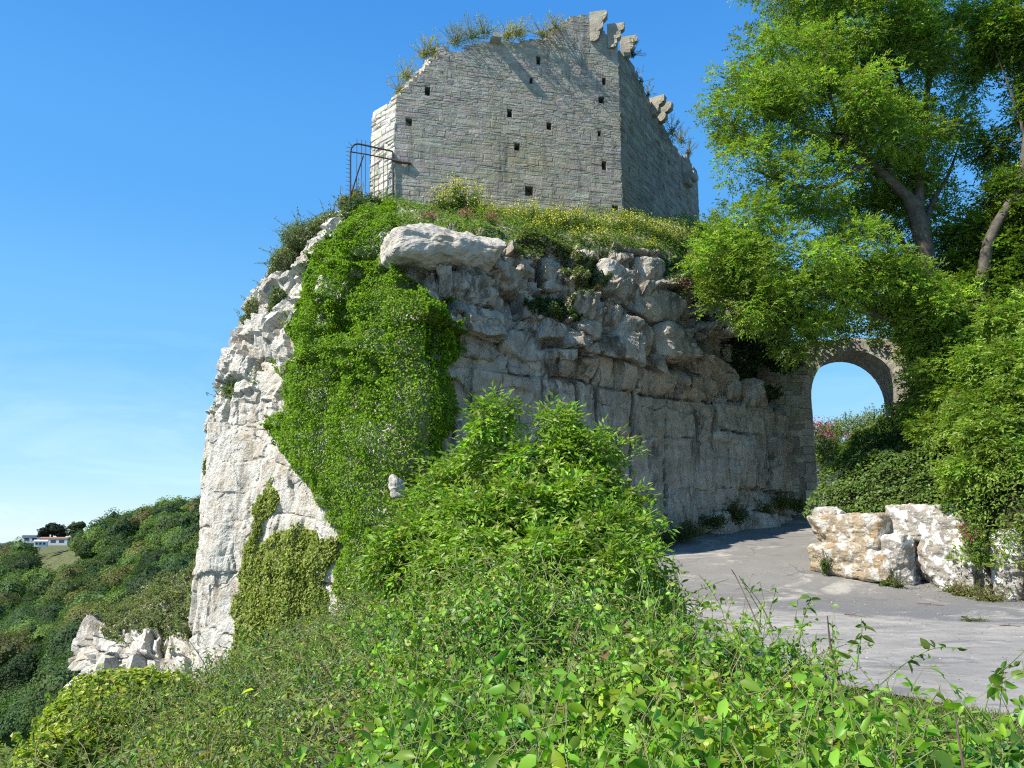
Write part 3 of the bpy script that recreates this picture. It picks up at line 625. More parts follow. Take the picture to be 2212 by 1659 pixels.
LG, LGN = patch_rock('rock_ledge', lg, 300, 200, M_FACE, [-14, -6.6, -5.7, -4.9, -4.2, -3.4, 8], [1.6, 1.4, 1.2, 1.0, 1.2, 2], [0.25, 0.3, 0.3, 0.3, 0.2, 0.05], 33, 0.1, 'thing', 'pale stepped rock ledge with a scrubby top jutting out below the left cliff', 'rock')

# ------------------------------------------------------------------ boulders
def ico(sub):
    import bmesh
    bm = bmesh.new(); bmesh.ops.create_icosphere(bm, subdivisions=sub, radius=1.0)
    V = np.array([v.co[:] for v in bm.verts]); Fc = np.array([[v.index for v in f.verts] for f in bm.faces]); bm.free(); return V, Fc
ICO = {k: ico(k) for k in (3, 4, 5, 6)}
def boulder(name, label, cat, c, ax, ay, az, seed, mat, sub=6, ncut=16, sharp=18.0, rough=0.07, group=None, boxy=5.0, tint=(0.1, 0, 0), flat_bottom=None):
    """rock: rounded box, cut by random planes, then roughened; half-axis vectors"""
    r_ = np.random.default_rng(seed); V, Fc = ICO[sub]
    d = V / (np.sum(np.abs(V) ** boxy, -1, keepdims=True) ** (1 / boxy))
    k = nrm(r_.normal(size=(ncut, 3))); h = r_.uniform(0.82, 1.25, ncut)
    s = np.maximum(d @ k.T, 1e-3); lim = h[None] / s; q = (np.minimum(lim, 8) ** -sharp).sum(-1) + 1.0; d = d * (q ** (-1 / sharp))[:, None]
    M = np.stack([ax, ay, az]).astype(float); P = d @ M; sz = np.linalg.norm(M, axis=1).mean(); n = nrm(d @ np.linalg.inv(M).T)
    ph = r_.uniform(0, 100, 3)
    P = P + n * (rough * sz * (fbm(P / sz * 1.6 + ph, 5, seed) - 0.6 * np.abs(fbm(P / sz * 3.2 + ph, 4, seed + 3))))[:, None]
    P = P + n * (0.035 * fbm(P * 3.2 + ph, 3, seed + 5) - 0.05 * np.abs(fbm(P * np.array([2.2, 2.2, 3.6]) + ph, 3, seed + 7)) + 0.016 * fbm(P * 10 + ph, 3, seed))[:, None]
    a = Acc(); a.add(P + np.asarray(c), Fc, tint); o = a.build(name, mat, smooth=False); tag(o, label, cat, group); return o
B_LONG = nrm(at(2200, 1290, 20.3) - at(1760, 1235, 24.3)) * np.array([1, 1, 0]); B_LONG = nrm(B_LONG); B_N = np.array([B_LONG[1], -B_LONG[0], 0])
if B_N[1] > 0: B_N = -B_N
def gp(px, py):
    d = ray(px, py); D = np.arange(4, 45, 0.05); z = d[2] / d[1] * D; k = np.argmax(z < road_z(D)) if (z < road_z(D)).any() else len(D) - 1; 
    return np.array([d[0] / d[1] * D[k], D[k], float(road_z(D[k]))])
def road_boulder(label, x0, x1, y0, y1, D, seed, thick=0.75, sub=6, lean=0.0, boxy=11.0, tint=(0.1, 0, 0), mat=None, rough=0.04):
    D = gp((x0 + x1) / 2, float(np.interp((x0 + x1) / 2, [1740, 1820, 1920, 2030, 2100, 2166, 2270], [1240, 1249, 1262, 1274, 1284, 1297, 1312])))[1] + D
    p = at((x0 + x1) / 2 + 3, (y0 + y1) / 2, D); w = (x1 - x0) / F * D * 0.5; h = (y1 - y0) / F * D * 0.5
    w = w / (B_LONG[0] - B_LONG[1] * p[0] / p[1]) * 0.95
    ax = B_LONG * w + np.array([0, 0, lean]); boulder('boulder', label, 'boulder', p - B_N * thick * 0.8, ax, -B_N * thick, np.array([0, 0, h * 1.06]), seed, mat or M_BOULDER, sub, 7, 34, rough, 'boulders edging the road', boxy, tint)
M_OCH = rock_mat('ochre_limestone', (0.36, 0.285, 0.185), (0.29, 0.235, 0.165), (0.34, 0.20, 0.075), (0.12, 0.10, 0.08), 0.5, 0.55, 0.95, False, 0.3, 1.4)
road_boulder('ochre stained boulder at the left end of the roadside row, upper course', 1733, 1900, 1112, 1186, 0.15, 3, mat=M_OCH)
road_boulder('low ochre boulder under the upper ochre one at the end of the row', 1738, 1915, 1174, 1250, 0.0, 4, mat=M_OCH)
road_boulder('small rounded white stone capping the ochre boulder', 1744, 1812, 1096, 1122, 0.3, 15, 0.4, 5, 0, 3)
road_boulder('big white lichened boulder on the upper course beneath the ivy bank', 1905, 2085, 1092, 1168, 0.25, 6, 0.8, 6, -0.06)
road_boulder('pale lichen spotted block left of a vertical crack on the road', 1888, 1957, 1158, 1268, 0.0, 7, 0.7)
road_boulder('largest block, white lichen blotches, right of the vertical crack', 1954, 2100, 1152, 1282, 0.0, 8, 0.8, 6, 0.05)
road_boulder('recessed grey stone between the largest block and the white upright stone', 2094, 2142, 1190, 1290, 0.35, 10, 0.4, 5)
road_boulder('white upright stone with a diagonal crack near the right edge', 2128, 2204, 1148, 1302, 0.0, 9, 0.7, 6, 0, 4)
road_boulder('pale boulder cut off by the right edge of the picture', 2208, 2330, 1150, 1318, 0.0, 12, 0.8)
# overhanging block on top of the cliff
c = at(955, 552, 23.6); boulder('overhanging_boulder', 'large pale block of limestone overhanging the ivy on the cliff edge', 'boulder', c, np.array([1.78, 0.35, -0.04]), np.array([-0.5, 1.5, 0]), np.array([0.06, 0.1, 0.66]), 42, M_CLIFF, 6, 12, 30, 0.085, None, 7)
boulder('cliff_stone', 'small white pointed stone poking out of the ivy curtain', 'stone', at(857, 1052, 21.55), np.array([0.2, 0.05, 0]), np.array([0, 0.3, 0]), np.array([-0.04, 0, 0.33]), 52, M_CLIFF, 4, 12, 16, 0.05)
boulder('stone', 'grey stone lying on the road edge beside the elder bush', 'stone', at(1392, 1176, 25.6), np.array([0.24, 0.05, 0]), np.array([0, 0.25, 0]), np.array([0, 0, 0.17]), 55, M_CLIFF, 4, 10, 16, 0.05, tint=(0.6, 0, 0))
for k, (x, y, w, h, D, lab) in enumerate([(1578, 840, 24, 28, 31.0, 'square loose block on top of the ochre buttress, left one'), (1627, 850, 34, 34, 31.6, 'wider loose block on top of the ochre buttress, right one')]):
    boulder('stone', lab, 'stone', at(x, y, D), np.array([w * D / F, 0.1, 0]), np.array([-.1, 0.5, 0]), np.array([0, 0, h * D / F]), 60 + k, M_FACE, 5, 10, 16, 0.06, None, 5, (0.7, 0, 0))
# outcropping blocks on the upper shaded face
for k, (x, y, w, h, off_) in enumerate([(1030, 655, 60, 45, -0.3), (1020, 745, 48, 36, -0.15), (1120, 755, 55, 40, -0.1), (1185, 715, 40, 30, 0.1), (1265, 710, 34, 26, 0.35), (1360, 725, 60, 45, 0.35), (1460, 740, 75, 42, 0.35), (1430, 665, 80, 40, 0.2), (1330, 610, 45, 50, -0.1), (1400, 590, 35, 35, -0.2), (1200, 600, 45, 45, -0.5)]):
    D_k = rf(x, y, off_); s = D_k[1] / F
    boulder('rock_block', ['smooth grey block tight beside the ivy, below the overhanging boulder', 'wedge shaped grey block on the bedding crack beside the ivy', 'wide grey block resting on the big bedding crack', 'rounded mid grey block beneath the dark ledge weeds', 'small jutting block above the deep vertical fissure', 'bulging block right of the fissure with a broken nose', 'long overhanging block at the right of the shaded face', 'big pale overhanging block under the pink valerian', 'pale fractured block in the sunlit notch of the cliff top', 'pale stepped stones under the right cliff top grass', 'lumpy grey block below the drooping grass tuft'][k], 'rock',
            D_k - FN * 0.25, FD * w * s * 1.1, -FN * 0.65, np.array([0, 0, h * s]), 80 + k, M_FACE, 5, 9, 30, 0.05, 'jutting blocks of the shaded cliff face', 8, (0.75 if k not in (8, 9) else 0.35, 0, 0))

# ------------------------------------------------------------------ masonry
def clip_rects(x0, x1, holes, z0, z1):
    segs = [(x0, x1)]
    for (a_, b_, c_, d_) in holes:
        if z1 <= c_ or z0 >= d_: continue
        ns = []
        for (p, q) in segs:
            if b_ <= p or a_ >= q: ns.append((p, q))
            else:
                if a_ - p > 0.04: ns.append((p, a_))
                if q - b_ > 0.04: ns.append((b_, q))
        segs = ns
    return segs
class Wall:
    """rubble wall on a vertical plane: local s along, z up, outward normal n; solid back + individual raised stones"""
    def __init__(w, O, d, n, s0, s1, z0, top, holes=(), thick=1.2, grid=0.16, opening=None, recess=0.5):
        w.O, w.d, w.n = np.asarray(O, float), nrm(np.asarray(d, float)), nrm(np.asarray(n, float)); w.s0, w.s1, w.z0, w.top, w.holes, w.thick, w.grid, w.opening, w.recess = s0, s1, z0, top, list(holes), thick, grid, opening, recess
    def P(w, s, z, o=0.0):
        s, z, o = np.broadcast_arrays(np.asarray(s, float), np.asarray(z, float), np.asarray(o, float)); r = w.O + s[..., None] * w.d + o[..., None] * w.n; r = r.copy(); r[..., 2] = z; return r
    def core(w, acc, tint):
        zt = max(w.top(s) for s in np.linspace(w.s0, w.s1, 80)); S = np.arange(w.s0, w.s1 + 1e-6, w.grid); Z = np.arange(w.z0, zt + w.grid, w.grid); S[-1] = w.s1
        S = S[(S >= w.s0)]; 
        for (a_, b_, c_, d_) in w.holes:
            S = np.concatenate([S[(np.abs(S - a_) > 0.05) & (np.abs(S - b_) > 0.05)], [a_, b_]]); Z = np.concatenate([Z[(np.abs(Z - c_) > 0.05) & (np.abs(Z - d_) > 0.05)], [c_, d_]])
        S = np.unique(S); Z = np.unique(Z); sc, zc = (S[1:] + S[:-1]) / 2, (Z[1:] + Z[:-1]) / 2
        keep = np.array([[z < w.top(s) for z in zc] for s in sc]); hole = np.zeros_like(keep)
        for (a_, b_, c_, d_) in w.holes: hole |= ((sc > a_) & (sc < b_))[:, None] & ((zc > c_) & (zc < d_))[None]
        opn = np.zeros_like(keep)
        if w.opening: opn = np.array([[w.opening(s, z) for z in zc] for s in sc])
        solid = keep & ~hole & ~opn
        def quad(p): acc.add(np.array(p), [(0, 1, 2, 3)], tint)
        for i in range(len(sc)):
            for j in range(len(zc)):
                a_, b_, c_, d_ = S[i], S[i + 1], Z[j], Z[j + 1]
                if solid[i, j]:
                    quad([w.P(a_, c_), w.P(b_, c_), w.P(b_, d_), w.P(a_, d_)])
                    for (di, dj, p, q) in ((-1, 0, (a_, d_), (a_, c_)), (1, 0, (b_, c_), (b_, d_)), (0, -1, (a_, c_), (b_, c_)), (0, 1, (b_, d_), (a_, d_))):
                        ni, nj = i + di, j + dj; inb = 0 <= ni < len(sc) and 0 <= nj < len(zc)
                        if inb and solid[ni, nj]: continue
                        t = w.recess if inb and hole[ni, nj] else w.thick
                        quad([w.P(p[0], p[1]), w.P(q[0], q[1]), w.P(q[0], q[1], -t), w.P(p[0], p[1], -t)])
                    quad([w.P(b_, c_, -w.thick), w.P(a_, c_, -w.thick), w.P(a_, d_, -w.thick), w.P(b_, d_, -w.thick)])
                elif keep[i, j] and hole[i, j]:
                    quad([w.P(a_, c_, -w.recess), w.P(b_, c_, -w.recess), w.P(b_, d_, -w.recess), w.P(a_, d_, -w.recess)])
                    quad([w.P(b_, c_, -w.thick), w.P(a_, c_, -w.thick), w.P(a_, d_, -w.thick), w.P(b_, d_, -w.thick)])
    def stones(w, acc, base, ch, sw, depth, seed, var=0.12, wob=0.012, gap=0.018, quoin=0.0, colour=None, big=0.1, low=0.0):
        r_ = np.random.default_rng(seed); z = w.z0; zt = max(w.top(s) for s in np.linspace(w.s0, w.s1, 80)); Vs, Ts = [], []
        while z < zt:
            lowf = 1.0 + low * (z < w.z0 + 0.38 * (zt - w.z0) + 0.6 * r_.normal()); h = r_.uniform(*ch) * lowf; s = w.s0
            while s < w.s1 - 0.02:
                big_ = r_.random() < big; l = r_.uniform(*sw) * (1.7 if big_ else 1.0) * lowf; e = min(s + l, w.s1)
                if w.s1 - e < sw[0] * 0.5: e = w.s1
                if quoin and w.s1 - e < quoin and e < w.s1: e = w.s1
                zz = [(z, z + h)] if (big_ or r_.random() < 0.72) else [(z, z + h * 0.5), (z + h * 0.5, z + h)]
                for (za, zb) in zz:
                    for (p, q) in clip_rects(s, e, w.holes, za, zb):
                        mid = (p + q) / 2
                        if (za + zb) / 2 > w.top(mid) - 0.02: continue
                        if w.opening and (w.opening(p, (za + zb) / 2) or w.opening(q, (za + zb) / 2) or w.opening(mid, za)): continue
                        j = lambda: r_.normal() * wob
                        o_ = depth * r_.uniform(0.25, 1.2); g = gap * 0.5; b_ = min(0.035, 0.25 * (zb - za)) * r_.uniform(0.5, 1.2)
                        cs = np.array([[p + g + j(), za + g + j()], [q - g + j(), za + g + j()], [q - g + j(), zb - g + j()], [p + g + j(), zb - g + j()]])
                        ctr = cs.mean(0); ins = cs + np.sign(ctr - cs) * b_; oo = o_ + r_.normal(size=4) * depth * 0.25
                        Vs.append(np.vstack([w.P(cs[:, 0], cs[:, 1], -0.02), w.P(cs[:, 0], cs[:, 1], oo * 0.55), w.P(ins[:, 0], ins[:, 1], oo)]))
                        c = np.asarray(base) * np.exp(r_.normal() * var) * (1 + 0.04 * r_.normal(size=3))
                        if colour is not None: c = colour(c, mid, za, r_)
                        Ts.append(np.repeat(c[None], 9, 0))
                s = e
            z += h
        V = np.concatenate(Vs); n = len(Vs)
        q = [(0, 1, 5, 4), (1, 2, 6, 5), (2, 3, 7, 6), (3, 0, 4, 7), (4, 5, 9, 8), (5, 6, 10, 9), (6, 7, 11, 10), (7, 4, 8, 11), (8, 9, 10, 11)]
        acc.add(V, (np.arange(n)[:, None, None] * 12 + np.array(q)[None]).reshape(-1, 4), np.concatenate(Ts))

# --- castle keep
T0 = at(850, 430, 29.0); TD = nrm(np.array([0.97, 0.247, 0])); TN = np.array([TD[1], -TD[0], 0])
def tw(px, py): 
    p = hit(px, py, T0, TN); return np.dot(p - T0, TD), p[2]
S1 = tw(1340, 300)[0]; Zb = tw(1000, 470)[1] - 1.4
prof = [tw(*q) for q in [(850, 221), (868, 203), (900, 168), (930, 134), (949, 116), (951, 98), (966, 102), (972, 112), (1002, 114), (1012, 102), (1028, 97), (1055, 90), (1084, 88), (1115, 91), (1139, 88), (1178, 83), (1184, 66), (1216, 58), (1218, 45), (1240, 36), (1271, 32), (1276, 50), (1300, 66), (1330, 86), (1345, 92)]]
pS, pZ = np.array([p[0] for p in prof]), np.array([p[1] for p in prof])
def top_front(s): return float(np.interp(s, pS, pZ)) + 0.08 * float(vnoise(np.array([s * 2.3, 0.5, 0.2]), 3))
def c1(x, y): return 707.3 + x * 0.39968, y * 0.39968     # crop coordinates -> picture
holes = []
for (cx, cy, hw, hh) in [(541, 493, 15, 22), (440, 660, 18, 18), (985, 610, 14, 18), (1025, 795, 15, 18), (1140, 327, 12, 20), (1103, 437, 11, 14), (1495, 440, 10, 18), (1480, 540, 14, 16), (1472, 725, 10, 15), (1495, 895, 12, 22), (1198, 682, 13, 18), (1090, 1035, 22, 26), (1555, 1128, 16, 16)]:
    a_ = tw(*c1(cx - hw, cy + hh)); b_ = tw(*c1(cx + hw, cy - hh)); holes.append((a_[0], b_[0], min(a_[1], b_[1]), max(a_[1], b_[1])))
keep = thing('castle_keep', 'ruined grey limestone castle keep standing on top of the cliff', 'castle', T0)
def lichen(c, s, z, r_):
    f = math.exp(-((s - 5.2) / 2.0) ** 2 - ((z - 15.2) / 1.6) ** 2) * 0.75 * r_.random() + (0.25 * r_.random() if r_.random() < 0.06 else 0)
    return c * (1 - f) + np.array([0.40, 0.34, 0.17]) * f
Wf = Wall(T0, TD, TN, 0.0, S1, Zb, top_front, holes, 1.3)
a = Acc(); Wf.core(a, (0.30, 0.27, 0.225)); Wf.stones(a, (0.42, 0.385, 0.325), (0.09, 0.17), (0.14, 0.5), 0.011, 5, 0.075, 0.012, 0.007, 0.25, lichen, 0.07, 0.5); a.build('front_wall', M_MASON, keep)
# left return, stone painted paler to look sunlit
LD = nrm(np.array([-0.70, 0.71, 0])); LN = np.array([-LD[1], LD[0], 0]); 
def lw(px, py):
    p = hit(px, py, T0, LN); return np.dot(p - T0, LD), p[2]
sl = lw(803, 300)[0]; zt0 = lw(849, 224)[1]; zt1 = lw(804, 247)[1]
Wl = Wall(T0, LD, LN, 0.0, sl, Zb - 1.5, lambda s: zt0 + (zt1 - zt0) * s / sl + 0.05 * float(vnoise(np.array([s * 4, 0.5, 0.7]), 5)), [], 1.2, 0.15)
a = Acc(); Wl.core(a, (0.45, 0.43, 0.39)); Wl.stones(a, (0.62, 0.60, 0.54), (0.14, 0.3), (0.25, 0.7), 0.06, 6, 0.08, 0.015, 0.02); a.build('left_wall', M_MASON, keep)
# broken edge above the slope, sunlight painted in as paler stone
E0 = hit(966, 102, T0, TN) - TN * 0.05
def ew(px, py):
    p = hit(px, py, E0, LN); return np.dot(p - E0, LD), p[2]
ez = [ew(962, 99), ew(945, 100), ew(925, 125), ew(900, 150), ew(880, 170), ew(858, 196), ew(842, 216)]
We = Wall(E0 - TN * 0.25, LD, LN, 0.0, ez[-1][0], ez[-1][1] - 1.6, lambda s: float(np.interp(s, [q[0] for q in ez], [q[1] for q in ez])) + 0.06 * float(vnoise(np.array([s * 3, 0.5, 0.7]), 6)), [], 0.8, 0.12)
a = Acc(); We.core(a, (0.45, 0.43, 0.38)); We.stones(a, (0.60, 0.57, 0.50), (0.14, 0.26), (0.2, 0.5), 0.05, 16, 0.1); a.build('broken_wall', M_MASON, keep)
# right face, its shade also painted in as darker stone
RC = T0 + TD * S1; RD = nrm(np.array([0.5, 0.866, 0])); RN = np.array([RD[1], -RD[0], 0])
def rw(px, py):
    p = hit(px, py, RC, RN); return np.dot(p - RC, RD), p[2]
rp = [rw(*c1(*q)) for q in [(1560, 262), (1600, 300), (1640, 335), (1690, 440), (1720, 500), (1762, 590), (1800, 668), (1830, 700), (1862, 775), (1890, 800), (1900, 850), (1935, 850), (1948, 830), (1952, 860), (1975, 905), (1990, 915), (2003, 940)]]
rS, rZ = [max(0, q[0]) for q in rp], [q[1] for q in rp]; rS = np.maximum.accumulate(np.array(rS) + np.arange(len(rS)) * 1e-4)
rholes = []
for (cx, cy, hw, hh) in [(1632, 918, 3, 13), (1683, 925, 3, 10), (1900, 990, 2, 8), (1818, 1010, 2, 10), (1620, 760, 3, 14), (1845, 880, 3, 10), (1690, 640, 3, 9)]:
    a_ = rw(*c1(cx - hw, cy + hh)); b_ = rw(*c1(cx + hw, cy - hh)); rholes.append((a_[0], b_[0], min(a_[1], b_[1]), max(a_[1], b_[1])))
Wr = Wall(RC, RD, RN, 0.0, rw(*c1(2003, 1050))[0], Zb, lambda s: float(np.interp(s, rS, rZ)) + 0.1 * float(vnoise(np.array([s * 1.8, 0.5, 0.9]), 8)), rholes, 1.3, 0.2)
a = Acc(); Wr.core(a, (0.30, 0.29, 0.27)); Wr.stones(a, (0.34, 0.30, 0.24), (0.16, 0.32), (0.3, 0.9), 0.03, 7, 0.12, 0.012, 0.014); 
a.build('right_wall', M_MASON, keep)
# corbels: stepped, round-nosed, in stacks of stones
def corbel(parent, p, d, w, steps, tint):
    d = nrm(np.array([d[0], d[1], 0.0])); side = np.array([-d[1], d[0], 0]); z = 0.0; root = None
    for (pr, h) in steps:
        a = Acc()
        prof_ = [(-0.16, z), (pr - h * 0.6, z)] + [(pr - h * 0.6 + h * 0.6 * math.sin(t), z + h * 0.6 * (1 - math.cos(t))) for t in np.linspace(0.25, 1.57, 6)] + [(pr, z + h - 0.02), (pr - 0.03, z + h - 0.004), (-0.16, z + h - 0.004)]
        n = len(prof_); V = [p + d * q[0] + side * (w / 2) * sg + np.array([0, 0, q[1]]) for sg in (-1, 1) for q in prof_]
        V = np.array(V) + 0.012 * rng.normal(size=(2 * n, 3))
        Fq = [(i, (i + 1) % n, n + (i + 1) % n, n + i) for i in range(n)]; a.add(V, Fq, np.asarray(tint) * rng.uniform(0.9, 1.1))
        for sg in (0, 1):
            cc = np.mean(V[sg * n:(sg + 1) * n], 0); VV = np.vstack([V[sg * n:(sg + 1) * n], cc[None]]); a.add(VV, [(i, (i + 1) % n, n) if sg == 0 else ((i + 1) % n, i, n) for i in range(n)], tint)
        z += h
        o = a.build('corbel' if root is None else 'corbel_stone', M_MASON, parent if root is None else root); root = root or o
    return root
cd = np.array([0.975, -0.2, 0])
pk = [hit(1283, 92, T0, TN), hit(1321, 106, T0, TN), hit(1349, 126, RC, RN)]
for p, hs in zip(pk, (1.42, 1.15, 1.0)):
    corbel(keep, p, cd, 0.3, [(0.26, hs * 0.32), (0.42, hs * 0.34), (0.6, hs * 0.34)], (0.40, 0.365, 0.30))
for px, py in ((1408, 252), (1424, 266)):
    corbel(keep, hit(px, py, RC, RN), RN, 0.34, [(0.4, 0.45), (0.7, 0.45)], (0.38, 0.345, 0.28))
corbel(keep, hit(1481, 402, RC, RN), RN, 0.8, [(0.35, 0.25), (0.6, 0.35)], (0.42, 0.40, 0.36))
# flat stone sticking out of the broken top
a = Acc(); q = hit(1069, 90, T0, TN); box(a, q + TN * 0.05, TD * 0.22, -TN * 0.45, np.array([0.03, 0, 0.09]), (0.5, 0.48, 0.42)); a.build('coping_stone', M_MASON, keep)

# --- arch
AC = at(1848, 1000, 33.0); AD = nrm(np.array([0.988, -0.157, 0])); AN = np.array([AD[1], -AD[0], 0])
if AN[1] > 0: AN = -AN
def aw(px, py):
    p = hit(px, py, AC, AN); return np.dot(p - AC, AD), p[2]
al, ar_, zsp = aw(1752, 860)[0], aw(1946, 860)[0], aw(1848, 858)[1]; ztop = aw(1846, 757)[1]; AR = (ar_ - al) / 2; acx = (ar_ + al) / 2; ah = ztop - zsp
zg = float(road_z(33.0)) - 0.5
def opening(s, z, grow=0.0): 
    if abs(s - acx) > AR + grow: return False
    return z < zsp or ((s - acx) / (AR + grow)) ** 2 + ((z - zsp) / (ah + grow)) ** 2 < 1
arch = thing('stone_arch', 'old stone archway across the road, half hidden by leaves', 'arch', at(1848, 1115, 33))
s_l, s_r = aw(1640, 900)[0], aw(2060, 900)[0]; zc0 = aw(1848, 733)[1]
Wa = Wall(AC, AD, AN, s_l, s_r, zg, lambda s: zc0 - 0.03 * (s - acx) ** 2 - (0.35 if s < al - 0.4 else 0) + 0.1 * float(vnoise(np.array([s * 1.5, 0.3, 0.3]), 9)), [], 2.2, 0.13, lambda s, z: opening(s, z, 0.10))
a = Acc(); Wa.core(a, (0.28, 0.26, 0.23)); Wa.stones(a, (0.42, 0.39, 0.34), (0.2, 0.42), (0.35, 0.95), 0.04, 27, 0.16, 0.012, 0.02); a.build('wall', M_MASON, arch)
vo_ = Acc(); nvs = 21
for k in range(nvs):
    t0, t1 = math.pi * k / nvs + 0.002, math.pi * (k + 1) / nvs - 0.002; ro = 0.42 + 0.06 * rng.normal()
    pr = []
    for (r_add, tt) in ((0, t0), (0, t1), (ro, t1), (ro, t0)): pr.append((acx + (AR + r_add) * math.cos(tt), zsp + (ah + r_add) * math.sin(tt)))
    o1 = 0.05 + 0.02 * rng.random(); V = [Wa.P(q[0], q[1], o) for o in (o1, -2.25) for q in pr]
    vo_.add(V, [(0, 1, 2, 3), (4, 7, 6, 5), (0, 4, 5, 1), (1, 5, 6, 2), (2, 6, 7, 3), (3, 7, 4, 0)], np.array((0.44, 0.41, 0.36)) * math.exp(0.12 * rng.normal()))
vo_.build('arch_ring', M_MASON, arch)
for sgn in (-1, 1):
    z = zg; jb = Acc()
    while z < zsp - 0.05:
        h = min(rng.uniform(0.28, 0.5), zsp - z); o1 = 0.06 + 0.02 * rng.random(); wd = rng.uniform(0.35, 0.6); dpt = 0.0
        ss = acx + sgn * (AR + wd / 2 + 0.005 * rng.normal()); box(jb, Wa.P(ss, z + h / 2, (o1 - 2.25) / 2), AD * wd / 2, AN * (o1 + 2.25) / 2, np.array([0, 0, h / 2 - 0.01]), np.array((0.43, 0.40, 0.35)) * math.exp(0.13 * rng.normal())); z += h
    jb.build('jamb', M_MASON, arch)

# retaining wall and planted bank seen through the arch
RW0 = at(1820, 1040, 60.0); RWD = nrm(np.array([0.96, 0.28, 0])); RWN = np.array([RWD[1], -RWD[0], 0]); zrt = at(1800, 990, 60)[2]
Ww = Wall(RW0, RWD, RWN, -7.0, 9.0, float(road_z(42)) - 1.0, lambda s: zrt + 0.05 * s, [], 0.6, 0.3)
a = Acc(); Ww.core(a, (0.33, 0.31, 0.27)); Ww.stones(a, (0.40, 0.37, 0.32), (0.2, 0.35), (0.3, 0.8), 0.05, 35, 0.15); o = a.build('retaining_wall', M_MASON); tag(o, 'low stone retaining wall on the road seen through the arch', 'wall')

# ------------------------------------------------------------------ iron railing
rail = thing('iron_railing', 'rusty spiked iron railing on the cliff edge against the keep', 'railing', at(757, 430, 28.6))
def rp_(px, py): 
    D = 28.6 + (px - 757) * 0.0035; return at(px, py, D)
IR = (0.075, 0.05, 0.045)
a = Acc()
tube(a, smooth_path([rp_(*q) for q in [(757, 495), (757, 430), (757, 345), (758, 325), (763, 315), (772, 311), (790, 314), (820, 321), (844, 326), (848, 330), (848, 345)]], 5), 0.035, 0.035, IR, 8)
tube(a, [rp_(*q) for q in [(758, 328), (790, 333), (848, 345)]], 0.026, 0.026, IR); a.build('frame', M_RUST, rail)
a = Acc(); tube(a, [rp_(846, 346), rp_(870, 351), hit(888, 354, T0, TN) + TN * 0.04], 0.05, 0.05, IR); tube(a, [rp_(848, 345), rp_(849, 400), rp_(848, 432)], 0.03, 0.03, IR); a.build('wall_bracket', M_RUST, rail)
a = Acc(); tube(a, [rp_(*q) for q in [(785, 336), (772, 375), (757, 425), (732, 492)]], 0.03, 0.03, IR); a.build('brace', M_RUST, rail)
for k, px in enumerate((771, 781, 790, 800, 810, 819, 829, 838)):
    a = Acc(); tube(a, [rp_(px, 300 + k * 1.6), rp_(px - 0.6, 380), rp_(px - 1.5, 428 if k < 4 else 436)], 0.013, 0.013, IR, 5); a.build('bar', M_RUST, rail)
for k in range(15):
    y = 318 + k * 9.2; a = Acc(); tube(a, [rp_(757, y + 1.5), rp_(746.5, y - 1)], 0.014, 0.006, IR, 5); a.build('spike', M_RUST, rail)
a = Acc(); tube(a, [rp_(761, 316), rp_(752, 306)], 0.014, 0.006, IR, 5); a.build('spike', M_RUST, rail)

# ------------------------------------------------------------------ plants
def crown_points(ells, n, shell=0.55):
    """points in a union of ellipsoids (centre, rx, ry(depth), rz) with outward normals"""
    vol = np.array([e[1] * e[2] * e[3] for e in ells]) ** 0.72; k = rng.choice(len(ells), n, p=vol / vol.sum()); C = np.array([e[0] for e in ells])[k]; Rr = np.array([e[1:4] for e in ells])[k]
    d = nrm(rng.normal(size=(n, 3))); r = (shell + (1 - shell) * rng.random(n)) ** 0.8
    lump = 1 + 0.16 * fbm(C * 0.7 + d * 2.2, 3, 77); return C + d * Rr * (r * lump)[:, None], nrm(d / Rr), k
def ell(px, py, D, rx, ry, dd=None):
    s = D / F; return (at(px, py, D), rx * s, dd if dd else rx * s * 0.9, ry * s)
def bush(name, label, cat, ells, n, size, base, mat=M_LEAF, asp=0.5, pale=0.05, pale_col=(0.2, 0.25, 0.06), jit=0.7, shell=0.5, sprigs=30, sprig_len=0.4, stemcol=(0.10, 0.08, 0.05), group=None, full=False, var=0.3, droop=0.1):
    P, N, k = crown_points(ells, n, shell); base_p = P[P[:, 2].argmin()].copy(); base_p[:2] = np.mean([e[0][:2] for e in ells], 0)
    root = thing(name, label, cat, base_p, group); a = Acc(); (leaf_full if full else leaf_quads)(a, P, N + np.array([0, 0, .45]), size, asp, jit, tints(n, base, var, 0.12, pale, pale_col), droop)
    s = Acc()
    for q in range(sprigs):
        e = ells[rng.integers(len(ells))]; d = nrm(rng.normal(size=3) + np.array([0, -0.1, 0.7])); p0 = e[0] + d * np.array(e[1:4]) * 0.3; L_ = sprig_len * rng.uniform(0.5, 1.3); p1 = e[0] + d * np.array(e[1:4]) * 1.0 + nrm(d + np.array([0, 0, 0.7])) * L_
        pts = np.array([p0, (p0 + p1) / 2 + 0.05 * rng.normal(size=3), p1]); tube(s, smooth_path(pts, 3), size * 0.14, size * 0.04, stemcol, 4)
        m = 10; t = rng.uniform(0.5, 1, m); pp = p0 + (p1 - p0) * t[:, None] + 0.3 * size * rng.normal(size=(m, 3)); (leaf_full if full else leaf_quads)(a, pp, rng.normal(size=(m, 3)) + np.array([0, 0, .5]), size * 0.9, asp, 0.5, tints(m, np.asarray(base) * 1.2, 0.2), 0.0)
    a.build('foliage', mat, root)
    if sprigs: s.build('stem', M_BARK, root)
    return root

